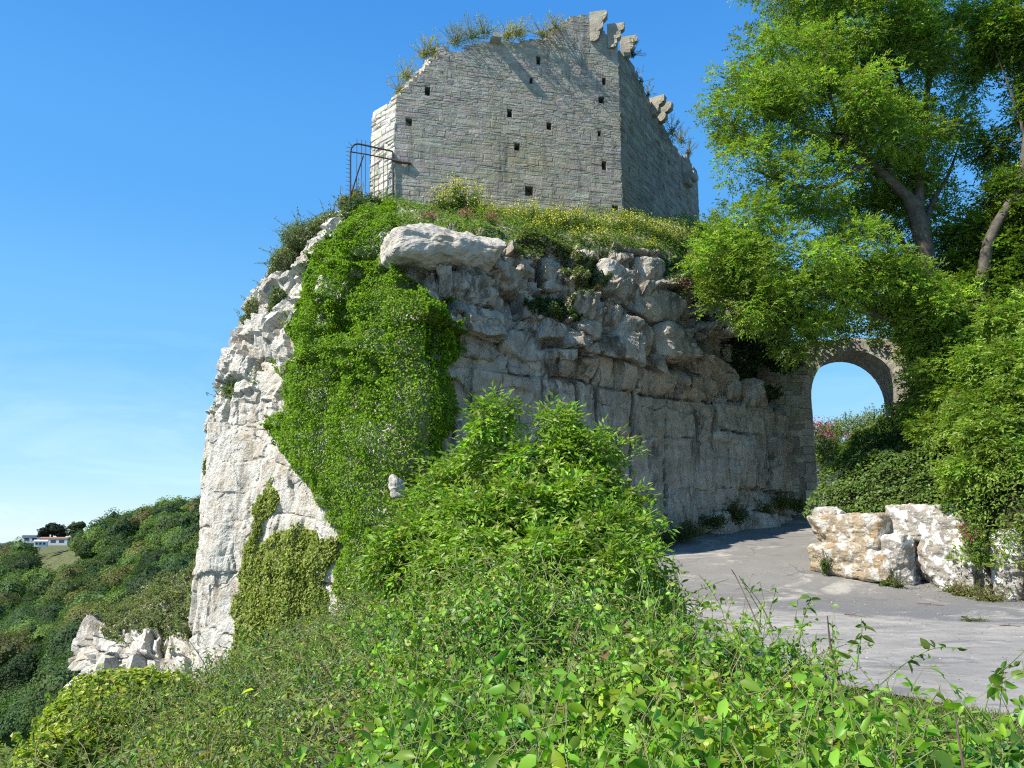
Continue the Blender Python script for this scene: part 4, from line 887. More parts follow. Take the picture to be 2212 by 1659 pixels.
# --- bank on the cliff top, covered with low green and yellow flowers (stuff)
m = (vi[:-1, :-1] > 6.9); m &= (gu[:-1, None] > 2.6)
P, N, i, j = sample_grid(CL, GN, m, 42000); N[:, 2] = np.abs(N[:, 2]) + 0.4
h = 0.1 + 0.35 * np.clip(0.5 + fbm(P * 0.8, 3, 5), 0, 1.3); z = rng.random(len(P)); a = Acc()
leaf_quads(a, P + np.array([0, 0, 1.0]) * (h * z)[:, None], N + np.array([0, -0.4, 0.4]), 0.14, 0.3, 0.7, tints(len(P), (0.125, 0.19, 0.035), 0.35, 0.12, 0.1, (0.24, 0.27, 0.09)), -0.6)
o = a.build('undergrowth', M_LEAF); tag(o, 'low grass and green weeds covering the cliff top below the keep', 'undergrowth', None, 'stuff')
# flowering plants: three prototypes, copied
def flower_plant(seed, label, group, ht=0.9, rad=0.45, flower=(0.68, 0.64, 0.05), nst=28, fl=8, leafc=(0.10, 0.15, 0.03), fsz=0.05, name='flowering_plant'):
    r_ = np.random.default_rng(seed); root = thing(name, label, 'plant', (0, 0, 0), group); st, lf, fw = Acc(), Acc(), Acc()
    for k in range(nst):
        th, ra = r_.uniform(0, 6.28), rad * math.sqrt(r_.random()); hh = ht * r_.uniform(0.55, 1.1); p0 = np.array([0.4 * ra * math.cos(th), 0.4 * ra * math.sin(th), -0.15]); p1 = np.array([ra * math.cos(th), ra * math.sin(th), hh]); pm = (p0 + p1) / 2 + np.array([0, 0, 0.1])
        tube(st, smooth_path([p0, pm, p1], 3), 0.008, 0.004, (0.12, 0.17, 0.05), 4)
        n = 14; t = r_.uniform(0.1, 0.85, n); pp = p0 + (p1 - p0) * t[:, None] + 0.07 * r_.normal(size=(n, 3)); leaf_quads(lf, pp, r_.normal(size=(n, 3)) + np.array([0, -.3, .7]), 0.12, 0.38, 0.4, tints(n, leafc, 0.3), 0.1)
        n = fl; pp = p1 + np.array([0.12, 0.12, 0.09]) * r_.normal(size=(n, 3)); leaf_quads(fw, pp, r_.normal(size=(n, 3)) + np.array([0, -.5, .8]), fsz, 0.95, 0.3, tints(n, flower, 0.12, 0.05), 0.0)
    lf.build('foliage', M_LEAF, root); st.build('stem', M_LEAF, root); fw.build('flower', M_FLOWER, root)
    return root
FG = 'yellow flowering plants along the cliff top'
protos = [flower_plant(k, 'yellow flowered plant among the others on the cliff top below the keep', FG, 0.75 + 0.15 * k) for k in range(3)]
spots = [(958, 450, 28.6, 1.3), (985, 440, 28.8, 1.3), (1012, 448, 28.7, 1.25), (1045, 462, 28.6, 1.1), (1110, 478, 28.4, 1.0), (1140, 474, 28.7, 1.0), (1170, 478, 28.6, 1.1), (1200, 482, 28.8, 1.0), (1230, 486, 29, 1.0), (1150, 500, 27.4, 0.9), (1190, 505, 27.5, 1.0), (1262, 492, 29, 1.0), (1295, 492, 29.4, 1.0), (1325, 495, 29.5, 1.05), (1350, 498, 29.8, 1.0), (1250, 515, 27.7, 0.9), (1300, 520, 27.9, 0.9), (1380, 502, 30, 1.0), (1410, 508, 30.4, 1.0), (1440, 515, 30.6, 1.0), (1360, 525, 28.6, 0.8), (1400, 535, 28.8, 0.8), (1470, 525, 31, 1.0), (1060, 480, 28, 0.8), (1500, 560, 30.2, 0.8), (1085, 470, 28.6, 0.9)]
for k, (px, py, D, s) in enumerate(spots):
    p = at(px, py, D); p[2] -= 0.35
    if k < 3: r = protos[k]; r.location = p.tolist(); r.scale = (s,) * 3
    else: r = dup(protos[k % 3], p, rng.uniform(0, 6.28), None, s)
VG = 'pink valerian clumps'
val = flower_plant(21, 'pink valerian growing out of the shaded cliff top at the right', VG, 0.5, 0.35, (0.55, 0.05, 0.18), 14, 12, (0.09, 0.13, 0.04), 0.05, 'valerian'); val.location = at(1470, 638, 28.6).tolist()
for (px, py, D, s, lab) in [(1765, 955, 58.5, 3.0, 'dark magenta valerian clump seen through the left of the arch'), (1790, 968, 58.5, 2.2, 'second magenta valerian clump through the arch, lower'), (1835, 958, 58.5, 1.4, 'small pink valerian in the middle of the arch view'), (1808, 1012, 28.5, 0.45, 'single pink valerian head on the ivy bank below the arch'), (1990, 1000, 25.4, 0.5, 'pink valerian head high on the ivy bank right of the arch'), (2102, 1180, 21.0, 0.7, 'pink valerian hanging between the largest block and the white upright stone'), (2086, 1152, 21.4, 0.45, 'small pink valerian above the gap in the roadside boulders'), (925, 485, 26.2, 0.8, 'faint pink valerian above the overhanging boulder, left one'), (1010, 480, 26.4, 0.8, 'faint pink valerian above the overhanging boulder, middle one'), (1060, 488, 26.4, 0.8, 'faint pink valerian above the overhanging boulder, right one')]:
    dup(val, at(px, py, D), rng.uniform(0, 6.28), lab, s)
# scrub bushes on the cliff
bush('scrub_bush', 'grey green scrub bush on the upper left shoulder of the cliff', 'bush', [ell(660, 515, 29.6, 60, 40), ell(620, 565, 29.4, 40, 35), ell(715, 490, 29.0, 45, 35), ell(595, 595, 29.6, 22, 25)], 12000, 0.10, (0.13, 0.155, 0.07), sprigs=60, sprig_len=0.5)
bush('dark_bush', 'dark green bush at the foot of the iron railing', 'bush', [ell(775, 462, 27.6, 40, 34), ell(800, 448, 28.0, 38, 24), ell(765, 500, 26.9, 30, 26)], 6000, 0.12, (0.05, 0.085, 0.025), mat=M_GLOSS, sprigs=14, sprig_len=0.2)
bush('scrub_bush', 'straggly bush on the ledge of the left cliff with thin twigs', 'bush', [ell(520, 850, 29.0, 45, 28), ell(490, 870, 29.2, 28, 22), ell(560, 830, 28.4, 32, 20)], 5000, 0.10, (0.12, 0.15, 0.05), sprigs=50, sprig_len=0.45)
bush('scrub_bush', 'small tuft of scrub high on the left skyline of the cliff', 'bush', [ell(548, 665, 29.9, 22, 24), ell(575, 625, 29.8, 18, 20), ell(530, 690, 29.9, 14, 14)], 2200, 0.09, (0.12, 0.15, 0.06), sprigs=20, sprig_len=0.3)
bush('scrub_bush', 'low green tuft in a crevice of the pale left cliff', 'bush', [ell(600, 640, 28.6, 20, 22), ell(590, 665, 28.6, 14, 18)], 1600, 0.09, (0.12, 0.15, 0.06), sprigs=10, sprig_len=0.2)
bush('scrub_bush', 'tiny ivy tuft on the left skyline low on the cliff', 'bush', [ell(446, 1010, 29.2, 8, 24), ell(474, 1000, 28.9, 7, 18)], 500, 0.10, (0.10, 0.15, 0.03), sprigs=4, sprig_len=0.15)
bush('scrub_bush', 'weedy tuft on the lower ledge above the road hollow', 'bush', [ell(1270, 672, 26.6, 28, 16)], 1400, 0.09, (0.11, 0.13, 0.05), sprigs=16, sprig_len=0.2)
bush('valerian_bush', 'dry yellowish growth by the railing leg', 'bush', [ell(745, 440, 29.4, 18, 22), ell(770, 425, 29.6, 16, 20)], 1500, 0.10, (0.19, 0.19, 0.08), sprigs=20, sprig_len=0.4)
# plants on the wall tops
for lab, es, n, c, sp in [
    ('grey green bush with bare twigs growing on the broken keep wall', [ell(1020, 78, 29.9, 34, 22), ell(1045, 70, 30, 26, 18), ell(985, 92, 29.8, 26, 16)], 2600, (0.13, 0.15, 0.08), 70),
    ('yellow flowered bush on the keep wall beside the grey green one', [ell(1120, 72, 30.1, 26, 20), ell(1095, 80, 30.1, 20, 14)], 2000, (0.24, 0.22, 0.04), 40),
    ('dry grass on the keep wall left of the corbels', [ell(1170, 76, 30.2, 22, 12), ell(1200, 60, 30.3, 16, 10)], 900, (0.22, 0.20, 0.10), 50),
    ('yellow grass on the sloping broken edge of the keep, upper tuft', [ell(918, 118, 30.0, 22, 18), ell(935, 110, 29.9, 14, 16)], 1500, (0.21, 0.20, 0.06), 40),
    ('yellow grass on the sloping broken edge of the keep, lower tuft', [ell(878, 165, 30.6, 18, 20), ell(862, 195, 30.8, 14, 16)], 1300, (0.21, 0.20, 0.07), 40),
    ('dark tuft hanging beneath the corbels of the keep', [ell(1366, 118, 32.2, 9, 10)], 350, (0.06, 0.08, 0.03), 14),
    ('dark bush growing on the far wall top of the keep', [ell(1452, 288, 36.0, 14, 20), ell(1472, 305, 37.0, 14, 14)], 1200, (0.11, 0.12, 0.05), 40),
    ('small tuft near the far end of the keep wall top', [ell(1488, 330, 38.5, 10, 12)], 500, (0.11, 0.12, 0.05), 16),
    ('tiny weeds along the right wall edge below the corbels', [ell(1385, 175, 33.0, 7, 12), ell(1400, 205, 33.8, 6, 10)], 400, (0.10, 0.12, 0.04), 16)]:
    bush('wall_plant', lab, 'plant', es, n // 2, 0.10, tuple(q * 1.35 for q in c), asp=0.28, sprigs=int(sp * 1.2), sprig_len=0.5, shell=0.0, jit=1.2, stemcol=(0.25, 0.22, 0.13))

# scrub on the lower ledge
m = (np.arange(LG.shape[1] - 1)[None] > LG.shape[1] * 0.47) & np.ones((LG.shape[0] - 1, 1), bool)
q = fbm(LG * 0.7, 3, 9)[:-1, :-1]; m = m | ((q > 0.25) & (np.arange(LG.shape[1] - 1)[None] > LG.shape[1] * 0.36))
P, N, i, j = sample_grid(LG, LGN, m, 34000); N = np.where((N[:, 2] < 0)[:, None], -N, N); hh = 0.08 + 0.45 * np.clip(0.4 + fbm(P * 1.1, 3, 15), 0, 1.4); a = Acc()
leaf_quads(a, P + (N * 0.4 + np.array([0, 0, .8])) * (hh * rng.random(len(P)))[:, None], N + np.array([0, -.2, .5]), 0.15, 0.45, 0.7, tints(len(P), (0.13, 0.155, 0.06), 0.35, 0.15, 0.1, (0.2, 0.18, 0.1)), 0.0)
o = a.build('scrub', M_LEAF); tag(o, 'low grey green scrub covering the top of the rock ledge', 'scrub', None, 'stuff')

# --- foreground undergrowth (stuff): canopy surface with clumps
def domes(x, y, sc, seed):
    u, v = x / sc, y / sc; ix, iy = np.floor(u).astype(np.int64), np.floor(v).astype(np.int64); best = np.full(np.shape(x), -1.0)
    for dx in (-1, 0, 1):
        for dy in (-1, 0, 1):
            cx, cy = ix + dx, iy + dy; z = cx * 0; d2 = (u - cx - _h(cx, cy, z, seed)) ** 2 + (v - cy - _h(cx, cy, z, seed + 1)) ** 2
            best = np.maximum(best, (0.45 + 0.55 * _h(cx, cy, z, seed + 2)) * (1 - d2 / (0.55 + 0.35 * _h(cx, cy, z, seed + 3))))
    return np.maximum(best, -0.2)
lumpw = lambda q: fbm(q * 1.3, 2, 109)
def canopy_h(x, y):
    q = np.stack([x, y, x * 0], -1); lump = 0.24 * fbm(q * 0.9, 3, 101) + 0.12 * np.abs(fbm(q * 2.2, 3, 105)) + 0.08 * fbm(q * 4.5, 2, 106) + (0.42 * domes(x + 0.3 * lumpw(q), y + 0.3 * lumpw(q + 40), 0.95, 5) + 0.2 * domes(x, y, 0.42, 9) - 0.56); e = np.minimum(XB(y) - x, x - XL(y)); f = sstep(-0.05, 0.6, e + 0.25 * fbm(q * 1.3, 2, 107))
    c = canopy(x, y) + lump * np.clip(y / 8.5, 0.5, 1.1); g = ground_z(x, y); return g + (np.maximum(c, g + 0.15) - g) * f, f
def undergrowth(name, label, n, y0, y1, size, base, filt, full, asp, mat, pale, pale_col, stems, seed, power=1.0, jit=0.55, var=0.32):
    y = y0 + (y1 - y0) * rng.random(int(n * 2.2)) ** power; u = rng.random(len(y)); x = XL(y) - 0.1 + (XB(y) - XL(y) + 0.25) * u
    keep_ = rng.random(len(y)) < np.clip(0.75 + 0.75 * fbm(np.stack([x, y, x * 0], -1) * 1.1, 3, seed), 0.12, 1); x, y = x[keep_], y[keep_]
    k = filt(x, y); x, y = x[k][:n], y[k][:n]; c, f = canopy_h(x, y); g = ground_z(x, y); e = 0.05
    gx = (canopy_h(x + e, y)[0] - c) / e; gy = (canopy_h(x, y + e)[0] - c) / e; N = nrm(np.stack([-gx, -gy, np.ones_like(gx)], -1)); N = nrm(N * np.array([1, 1, 0.8]))
    dep = rng.random(len(x)) ** 1.7; z = c - dep * np.minimum(c - g, 0.6); P = np.stack([x, y, z], -1); sz = size(y) if callable(size) else size
    a = Acc(); T = tints(len(x), base, var, 0.14, pale, pale_col); 
    patch = fbm(P * 1.4, 3, seed + 5)[:, None]; T = T * (1 + 0.25 * patch); sp_ = fbm(P * 1.1 + 60, 3, seed + 8)[:, None]; T = T * np.where(sp_ > 0.22, np.array([0.62, 0.72, 1.25]), np.where(sp_ < -0.25, np.array([1.35, 1.12, 1.0]), 1.0)); dead = rng.random(len(x)) < 0.02; T[dead] = np.array([0.20, 0.115, 0.05]) * rng.uniform(0.6, 1.5, (dead.sum(), 1)); T = np.clip(T, 0.004, 1)
    (leaf_full if full else leaf_quads)(a, P, N + np.array([-0.15, -0.25, 0.25]), sz, asp, jit, T, 0.25)
    for q in range(stems):
        i = rng.integers(len(x)); p = P[i].copy(); p[2] = c[i] - 0.3; L_ = rng.uniform(0.4, 1.0); d = nrm(np.array([rng.normal() * 0.9, rng.normal() * 0.4, 1.0])); pts = [p]
        for s_ in range(5): d = nrm(d + 0.35 * rng.normal(size=3) + np.array([0, 0, -0.12])); pts.append(pts[-1] + d * L_ / 5)
        cc = (0.24, 0.28, 0.10) if rng.random() < 0.6 else (0.34, 0.27, 0.17); pts = np.array(pts); r0 = 0.0065 if y[i] > 7 else 0.0035; tube(a, pts, r0, r0 * 0.5, cc, 4)
        m_ = 9; t = rng.uniform(0.35, 1, m_); pp = np.stack([np.interp(t, np.linspace(0, 1, 6), pts[:, w_]) for w_ in range(3)], -1); leaf_full(a, pp, rng.normal(size=(m_, 3)) + np.array([0, 0, .6]), (sz[i] if np.ndim(sz) else sz) * 0.7, asp, 0.4, tints(m_, np.asarray(base) * 1.2, 0.2), 0.1)
    o = a.build(name, mat, smooth=full); tag(o, label, 'undergrowth', None, 'stuff'); return o
pxof = lambda x, y: 1106 + F * x / (y * CP + (-1.3) * SP)
right = lambda x, y: pxof(x, y) + 60 * fbm(np.stack([x, y, x * 0], -1) * 0.9, 3, 3) > 800
undergrowth('undergrowth', 'glossy bright green leafy undergrowth filling the foreground', 34000, 2.4, 7.5, lambda y: 0.062 + 0.010 * np.maximum(0, 6 - y), (0.145, 0.265, 0.024), right, True, 0.55, M_GLOSS, 0.12, (0.26, 0.33, 0.09), 1800, 201, 0.9, 0.85, 0.42)
undergrowth('undergrowth', 'bright green climbing undergrowth on the mound below the elder bush', 46000, 7.2, 20, 0.07, (0.15, 0.27, 0.026), right, True, 0.48, M_GLOSS, 0.1, (0.27, 0.34, 0.09), 1600, 211, 1.0, 0.8, 0.4)
undergrowth('brambles', 'dull grey green brambles covering the slope at the lower left', 42000, 3.0, 24, lambda y: 0.05 + 0.0012 * y, (0.155, 0.215, 0.05), lambda x, y: ~right(x, y), False, 0.6, M_LEAF, 0.16, (0.28, 0.26, 0.13), 1800, 221, 0.9, 0.85, 0.45)

undergrowth('long_grass', 'long thin grass blades and lance leaves mixed through the foreground plants', 8000, 2.8, 16, lambda y: 0.085 + 0.004 * y, (0.13, 0.215, 0.035), lambda x, y: x > -99, True, 0.14, M_LEAF, 0.2, (0.36, 0.31, 0.17), 60, 231, 0.85, 1.2, 0.4)
undergrowth('cleavers', 'thin sprigs of fine pale leaves and buds tangled over the foreground plants', 22000, 2.8, 14, lambda y: 0.022 + 0.0012 * y, (0.24, 0.32, 0.09), lambda x, y: x > -99, False, 0.45, M_LEAF, 0.25, (0.48, 0.5, 0.3), 700, 241, 0.9, 1.2, 0.3)
# yellow-green ivy bush at the lower left, above the drop
bush('ivy_bush', 'yellow green ivy bush at the brink in the lower left corner', 'bush', [ell(250, 1500, 14.0, 100, 48, 0.9), ell(180, 1560, 12.4, 80, 60, 0.8), ell(120, 1640, 10.6, 70, 60, 0.7), ell(340, 1495, 14.4, 70, 36, 0.7)], 14000, 0.095, (0.20, 0.255, 0.03), mat=M_GLOSS, asp=0.8, pale=0.35, pale_col=(0.40, 0.42, 0.05), jit=0.6, sprigs=20, sprig_len=0.15)

# --- pinnate-leaved trees and bushes from a limb skeleton and spray centres
def tree(name, label, cat, limbs, ells, nspray, per, llen, nl, lsz, asp, base, rspray=0.7, twig=0.012, barkc=(0.105, 0.09, 0.07), mat=M_LEAF, group=None, pale=0.1, pale_col=(0.22, 0.27, 0.05), droop=-0.25, bias=0.45, maxlink=4.0):
    tr, cr_ = Acc(), Acc(); skel = []
    for pts, r0, r1 in limbs:
        q = smooth_path(pts, 6); q = q + 0.03 * fbm(q * 1.5, 2, 3)[:, None]; tube(tr, q, r0, r1, barkc, 9 if r0 > 0.08 else 6); skel += [(p, max(r0 + (r1 - r0) * i / len(q), 0.012)) for i, p in enumerate(q)]
    root = thing(name, label, cat, limbs[0][0][0], group)
    C, N, k = crown_points(ells, nspray, bias); S = np.array([s[0] for s in skel]); SR = np.array([s[1] for s in skel])
    order = np.argsort(np.min(np.linalg.norm(C[:, None] - S[None], axis=-1), 1))
    for c in C[order]:
        d = np.linalg.norm(S - c, axis=1); i = d.argmin()
        if d[i] > maxlink: continue
        p0 = S[i]; mid = (p0 + c) / 2 + 0.12 * d[i] * rng.normal(size=3) - np.array([0, 0, 0.06 * d[i]]); pts = smooth_path([p0, mid, c], 5); rr = min(SR[i] * 0.6, twig + 0.018 * d[i])
        tube(tr, pts, rr, twig * 0.4, barkc, 5); S = np.vstack([S, pts[2:]]); SR = np.concatenate([SR, np.linspace(rr, twig * 0.5, len(pts))[2:]])
    n = len(C) * per; k2 = np.repeat(np.arange(len(C)), per); dd = nrm(rng.normal(size=(n, 3)) * np.array([1, 1, 0.75])); r = rspray * rng.random(n) ** 0.6
    P = C[k2] + dd * r[:, None] * np.array([1, 1, 0.7]); D = nrm(dd + N[k2] * 0.5 + np.array([0, 0, droop]))
    br = np.exp(0.22 * rng.normal(size=(len(C), 1)))[k2]; T = tints(n, base, 0.22, 0.12, pale, pale_col) * br
    pinnate(cr_, P, D, llen, nl, lsz, asp, T)
    tr.build('trunk', M_BARK, root, smooth=True); cr_.build('crown', mat, root)
    return root
P_ = lambda *q: [at(*w) for w in q]
bz = at(2010, 1000, 27.0)
tree('ash_tree', 'tall bright green ash tree overhanging the arch', 'tree', [
    (P_((2020, 900, 27), (2014, 720, 26.6), (2003, 600, 26.3), (1995, 530, 26), (1982, 465, 26), (1966, 430, 26)), 0.36, 0.27),
    (P_((1966, 430, 26), (1921, 388, 25.8), (1885, 356, 25.6), (1834, 305, 25.4), (1751, 286, 25.2), (1695, 254, 25)), 0.2, 0.05),
    (P_((1885, 356, 25.6), (1850, 362, 25.3), (1815, 393, 25), (1760, 406, 24.8), (1695, 393, 24.6), (1626, 365, 24.5)), 0.11, 0.03),
    (P_((1985, 480, 26), (1986, 370, 26.3), (1995, 286, 26.5), (2005, 185, 26.5), (2040, 100, 26.5), (2069, 30, 26.5)), 0.19, 0.05),
    (P_((1990, 510, 26.2), (2018, 430, 26.6), (2046, 383, 26.8), (2070, 320, 27)), 0.13, 0.03),
    (P_((1834, 305, 25.4), (1800, 230, 25.4), (1780, 140, 25.4), (1775, 60, 25.4)), 0.09, 0.03),
    (P_((1995, 286, 26.5), (1950, 190, 26.3), (1910, 80, 26.2), (1890, -40, 26)), 0.11, 0.03),
    (P_((1921, 388, 25.8), (1915, 270, 26), (1880, 180, 26), (1850, 80, 26)), 0.09, 0.03),
    (P_((2003, 610, 26.3), (1935, 501, 25), (1890, 505, 24.8), (1852, 499, 24.7), (1834, 471, 24.6), (1769, 448, 24.5)), 0.07, 0.02),
    (P_((2014, 720, 26.6), (1930, 690, 25.5), (1850, 665, 25), (1797, 640, 24.8), (1730, 600, 24.6), (1672, 577, 24.5), (1603, 568, 24.5)), 0.14, 0.03),
    (P_((1797, 640, 24.8), (1720, 660, 24.6), (1660, 700, 24.6)), 0.05, 0.02)],
    [ell(1850, 50, 26, 190, 120), ell(1720, 150, 25.6, 130, 110), ell(1615, 235, 25.2, 85, 95), ell(1780, 230, 25, 140, 100), ell(1960, 150, 26.2, 120, 140), ell(2070, 90, 26.5, 95, 110), ell(1900, 300, 25.8, 140, 90), ell(2050, 270, 26.6, 60, 90),
     ell(1620, 340, 25, 75, 50), ell(1750, 400, 24.8, 110, 60), ell(1600, 470, 24.6, 75, 50), ell(1700, 560, 24.4, 140, 75), ell(1560, 540, 24.8, 70, 60), ell(1860, 560, 25, 130, 85), ell(1640, 650, 24.8, 100, 55), ell(1760, 640, 24.4, 120, 55), ell(1910, 615, 25, 100, 55), ell(1830, -90, 26, 240, 120), ell(1740, 735, 24.8, 60, 45), ell(2000, 690, 25.4, 80, 50), ell(1940, 620, 24.8, 90, 40), ell(2040, 660, 24.6, 60, 45), ell(1560, 620, 25, 40, 40), ell(2120, 60, 26.5, 60, 60), ell(1990, 430, 27.8, 70, 60), ell(1920, 470, 27.6, 90, 50), ell(1850, 460, 27.2, 80, 50), ell(2050, 480, 27.6, 50, 50), ell(2000, 560, 27.6, 80, 50), ell(2060, 620, 26.8, 60, 60), ell(1930, 390, 27, 90, 60), ell(2100, 170, 27, 40, 60)],
    1000, 52, 0.27, 7, 0.125, 0.38, (0.18, 0.262, 0.034), 0.60, pale=0.16, pale_col=(0.27, 0.33, 0.08), droop=0.05)
tree('ash_tree', 'dark leaning ash tree rising at the right edge of the picture', 'tree', [
    (P_((2100, 760, 25.5), (2128, 560, 25), (2145, 500, 25), (2180, 440, 25), (2205, 395, 25), (2216, 300, 25), (2222, 200, 25), (2200, 90, 25), (2190, 0, 25)), 0.2, 0.06),
    (P_((2180, 440, 25), (2230, 420, 24.6), (2290, 380, 24.5)), 0.1, 0.03), (P_((2216, 300, 25), (2180, 190, 25), (2150, 110, 25)), 0.06, 0.02)],
    [ell(2190, 440, 25.6, 60, 70), ell(2180, 570, 25.8, 80, 80), ell(2110, 640, 25.8, 70, 60), ell(2150, 330, 26.2, 35, 40), ell(2190, 60, 25, 60, 90), ell(2280, 200, 25, 80, 150), ell(2300, 450, 25, 90, 120), ell(2090, 520, 26.4, 40, 50)],
    480, 42, 0.28, 7, 0.14, 0.38, (0.10, 0.16, 0.015), 0.6, pale=0.06)
tree('elder_bush', 'tall elder bush growing through the undergrowth in front of the cliff', 'bush', [
    (P_((1150, 1240, 10.4), (1140, 1120, 10.4), (1110, 1000, 10.4), (1080, 900, 10.4)), 0.05, 0.012), (P_((1180, 1240, 10.4), (1195, 1100, 10.6), (1205, 960, 10.6), (1205, 875, 10.6)), 0.05, 0.012),
    (P_((1220, 1230, 10.2), (1280, 1100, 10.2), (1330, 1010, 10.2), (1400, 970, 10.2)), 0.04, 0.01), (P_((1100, 1240, 10.6), (1020, 1100, 10.8), (960, 1010, 10.8)), 0.04, 0.01), (P_((1260, 1230, 9.8), (1340, 1150, 9.8), (1420, 1100, 9.8)), 0.03, 0.008)],
    [ell(1072, 910, 10.6, 30, 42), ell(1050, 990, 10.7, 50, 50), ell(1203, 905, 10.6, 34, 52), ell(1215, 985, 10.6, 50, 40), ell(1130, 1000, 10.4, 40, 50), ell(1290, 950, 10.4, 40, 28), ell(1335, 965, 10.3, 24, 9.8), ell(1280, 1030, 10.4, 60, 40), ell(980, 1030, 11.0, 44, 44), ell(930, 1085, 11.2, 50, 40), ell(1180, 1080, 10.0, 110, 60), ell(1330, 1090, 10.2, 40, 40), ell(1050, 1120, 10.2, 100, 60), ell(1290, 1150, 9.6, 90, 50), ell(1400, 1105, 9.8, 24, 20), ell(900, 1150, 10.8, 60, 50), ell(1150, 1190, 9.6, 150, 50), ell(1000, 1210, 10.0, 90, 40), ell(1300, 1215, 9.0, 90, 40), ell(860, 1210, 10.8, 60, 40), ell(1380, 1180, 9.4, 40, 40)],
    430, 26, 0.2, 5, 0.098, 0.42, (0.19, 0.295, 0.035), 0.2, 0.005, (0.22, 0.23, 0.10), M_GLOSS, pale=0.22, pale_col=(0.28, 0.33, 0.09), bias=0.2, maxlink=1.6)

# --- ivy bank right of the road
bk = [[at(*q) for q in [(1738, 1120, 26.2), (1745, 1092, 26.2), (1762, 1062, 27), (1800, 1030, 28.6), (1840, 1010, 31), (1850, 1000, 33)]],
      [at(*q) for q in [(1790, 1150, 25.4), (1795, 1105, 25.4), (1815, 1030, 26.4), (1868, 980, 28.6), (1890, 960, 31), (1900, 955, 33)]],
      [at(*q) for q in [(1900, 1170, 24.0), (1900, 1110, 24), (1910, 1010, 25.2), (1945, 940, 27.6), (1970, 900, 30), (1980, 890, 33)]],
      [at(*q) for q in [(2000, 1180, 23.0), (2000, 1110, 23), (2000, 1000, 24.2), (2010, 870, 26.6), (2030, 800, 29), (2040, 780, 32)]],
      [at(*q) for q in [(2110, 1220, 21.6), (2110, 1140, 21.6), (2110, 980, 22.8), (2115, 820, 25.2), (2120, 720, 28), (2120, 690, 31)]],
      [at(*q) for q in [(2220, 1230, 20.3), (2220, 1150, 20.3), (2225, 930, 21.6), (2230, 740, 24), (2235, 640, 27), (2240, 610, 30)]],
      [at(*q) for q in [(2500, 1260, 18.3), (2500, 1150, 18.3), (2500, 900, 19.6), (2500, 680, 22), (2500, 580, 25), (2500, 560, 29)]]]
BKp, _, bkv = resample(bk, 160, 110); BKn = grid_normals(BKp)
if (BKn * nrm(BKp)).sum() > 0: BKn = -BKn
BKp2 = BKp + BKn * (0.35 * fbm(BKp * 0.7, 3, 301))[..., None]
ii = (np.arange(159)[:, None] * 110 + np.arange(109)[None]); a = Acc(); a.add((BKp2 - BKn * 0.25).reshape(-1, 3), np.stack([ii, ii + 110, ii + 111, ii + 1], -1).reshape(-1, 4)); o = a.build('bank', M_SOIL, loc=(0, 0, 0), smooth=True); o['kind'] = 'structure'
bx, by = project(BKp2); bxc, byc = bx[:-1, :-1], by[:-1, :-1]
ivm = bxc + 40 * fbm(BKp2[:-1, :-1] * 0.8, 3, 311) < 2050 + 0.0 * byc
def bank_cover(name, label, mask, n, size, base, asp, mat, pale, pale_col, thick, cat, jit=0.55, kind='stuff'):
    P, N, i, j = sample_grid(BKp2, BKn, mask, n); l = np.clip(0.35 + 0.5 * fbm(P * 0.9, 4, 321) + 0.55 * np.abs(fbm(P * 1.7, 3, 325)), 0.03, 1.7); lay = 1 - rng.random(n) ** 1.6 * 0.85; a = Acc()
    leaf_quads(a, P + N * (0.05 + thick * l * lay)[:, None] + np.array([0, 0, 0.15]) * l[:, None], N + np.array([-0.1, 0, 0.5]), size, asp, jit, tints(n, base, 0.3, 0.12, pale, pale_col), 0.3)
    o = a.build(name, mat); tag(o, label, cat, None, kind)
bank_cover('ivy_cover', 'dark glossy ivy covering the bank below the arch', ivm, 30000, 0.10, (0.085, 0.14, 0.022), 0.85, M_GLOSS, 0.06, (0.16, 0.2, 0.06), 0.4, 'ivy')
bank_cover('hedge', 'light green leafy hedge growing over the bank at the right edge', ~ivm, 42000, 0.12, (0.17, 0.245, 0.04), 0.42, M_LEAF, 0.15, (0.26, 0.33, 0.10), 1.0, 'hedge', 0.85)
for lab, es, lim, n in [
    ('pale green shrub with upright shoots high at the right edge', [ell(2190, 700, 22.6, 60, 60), ell(2140, 770, 22.6, 50, 40), ell(2230, 800, 21.6, 60, 80), ell(2180, 860, 21.6, 50, 40)], [((2200, 960, 22.4), (2190, 820, 22.6), (2195, 660, 22.6)), ((2220, 960, 22), (2240, 820, 21.8), (2250, 720, 21.6))], 130),
    ('light green shrub beside the arch, its sprays over the right jamb', [ell(2020, 740, 25.2, 56, 36), ell(2000, 820, 25.0, 40, 36), ell(2070, 780, 24.8, 60, 50), ell(1990, 890, 25.2, 34, 36), ell(2060, 860, 24.2, 60, 40), ell(2010, 930, 24.4, 40, 30)], [((2040, 990, 25.6), (2030, 880, 25.3), (2000, 780, 25.2)), ((2060, 990, 25), (2075, 880, 24.8), (2080, 770, 24.8)), ((2040, 960, 25.4), (1990, 900, 25.1), (1960, 860, 25))], 170),
    ('leafy shrub above the white upright stone', [ell(2150, 940, 21.4, 60, 50), ell(2090, 1010, 21.8, 50, 36), ell(2190, 980, 21.0, 44, 36), ell(2120, 900, 22.4, 60, 40)], [((2150, 1120, 21.8), (2150, 1020, 21.6), (2140, 920, 21.6)), ((2180, 1120, 21.2), (2195, 1040, 20.9), (2200, 980, 20.8))], 120)]:
    tree('shrub', lab, 'shrub', [(P_(*q), 0.05, 0.012) for q in lim], es, n, 26, 0.27, 7, 0.15, 0.36, (0.17, 0.25, 0.035), 0.42, 0.008, pale=0.2, pale_col=(0.28, 0.36, 0.09), bias=0.2, maxlink=2.5)
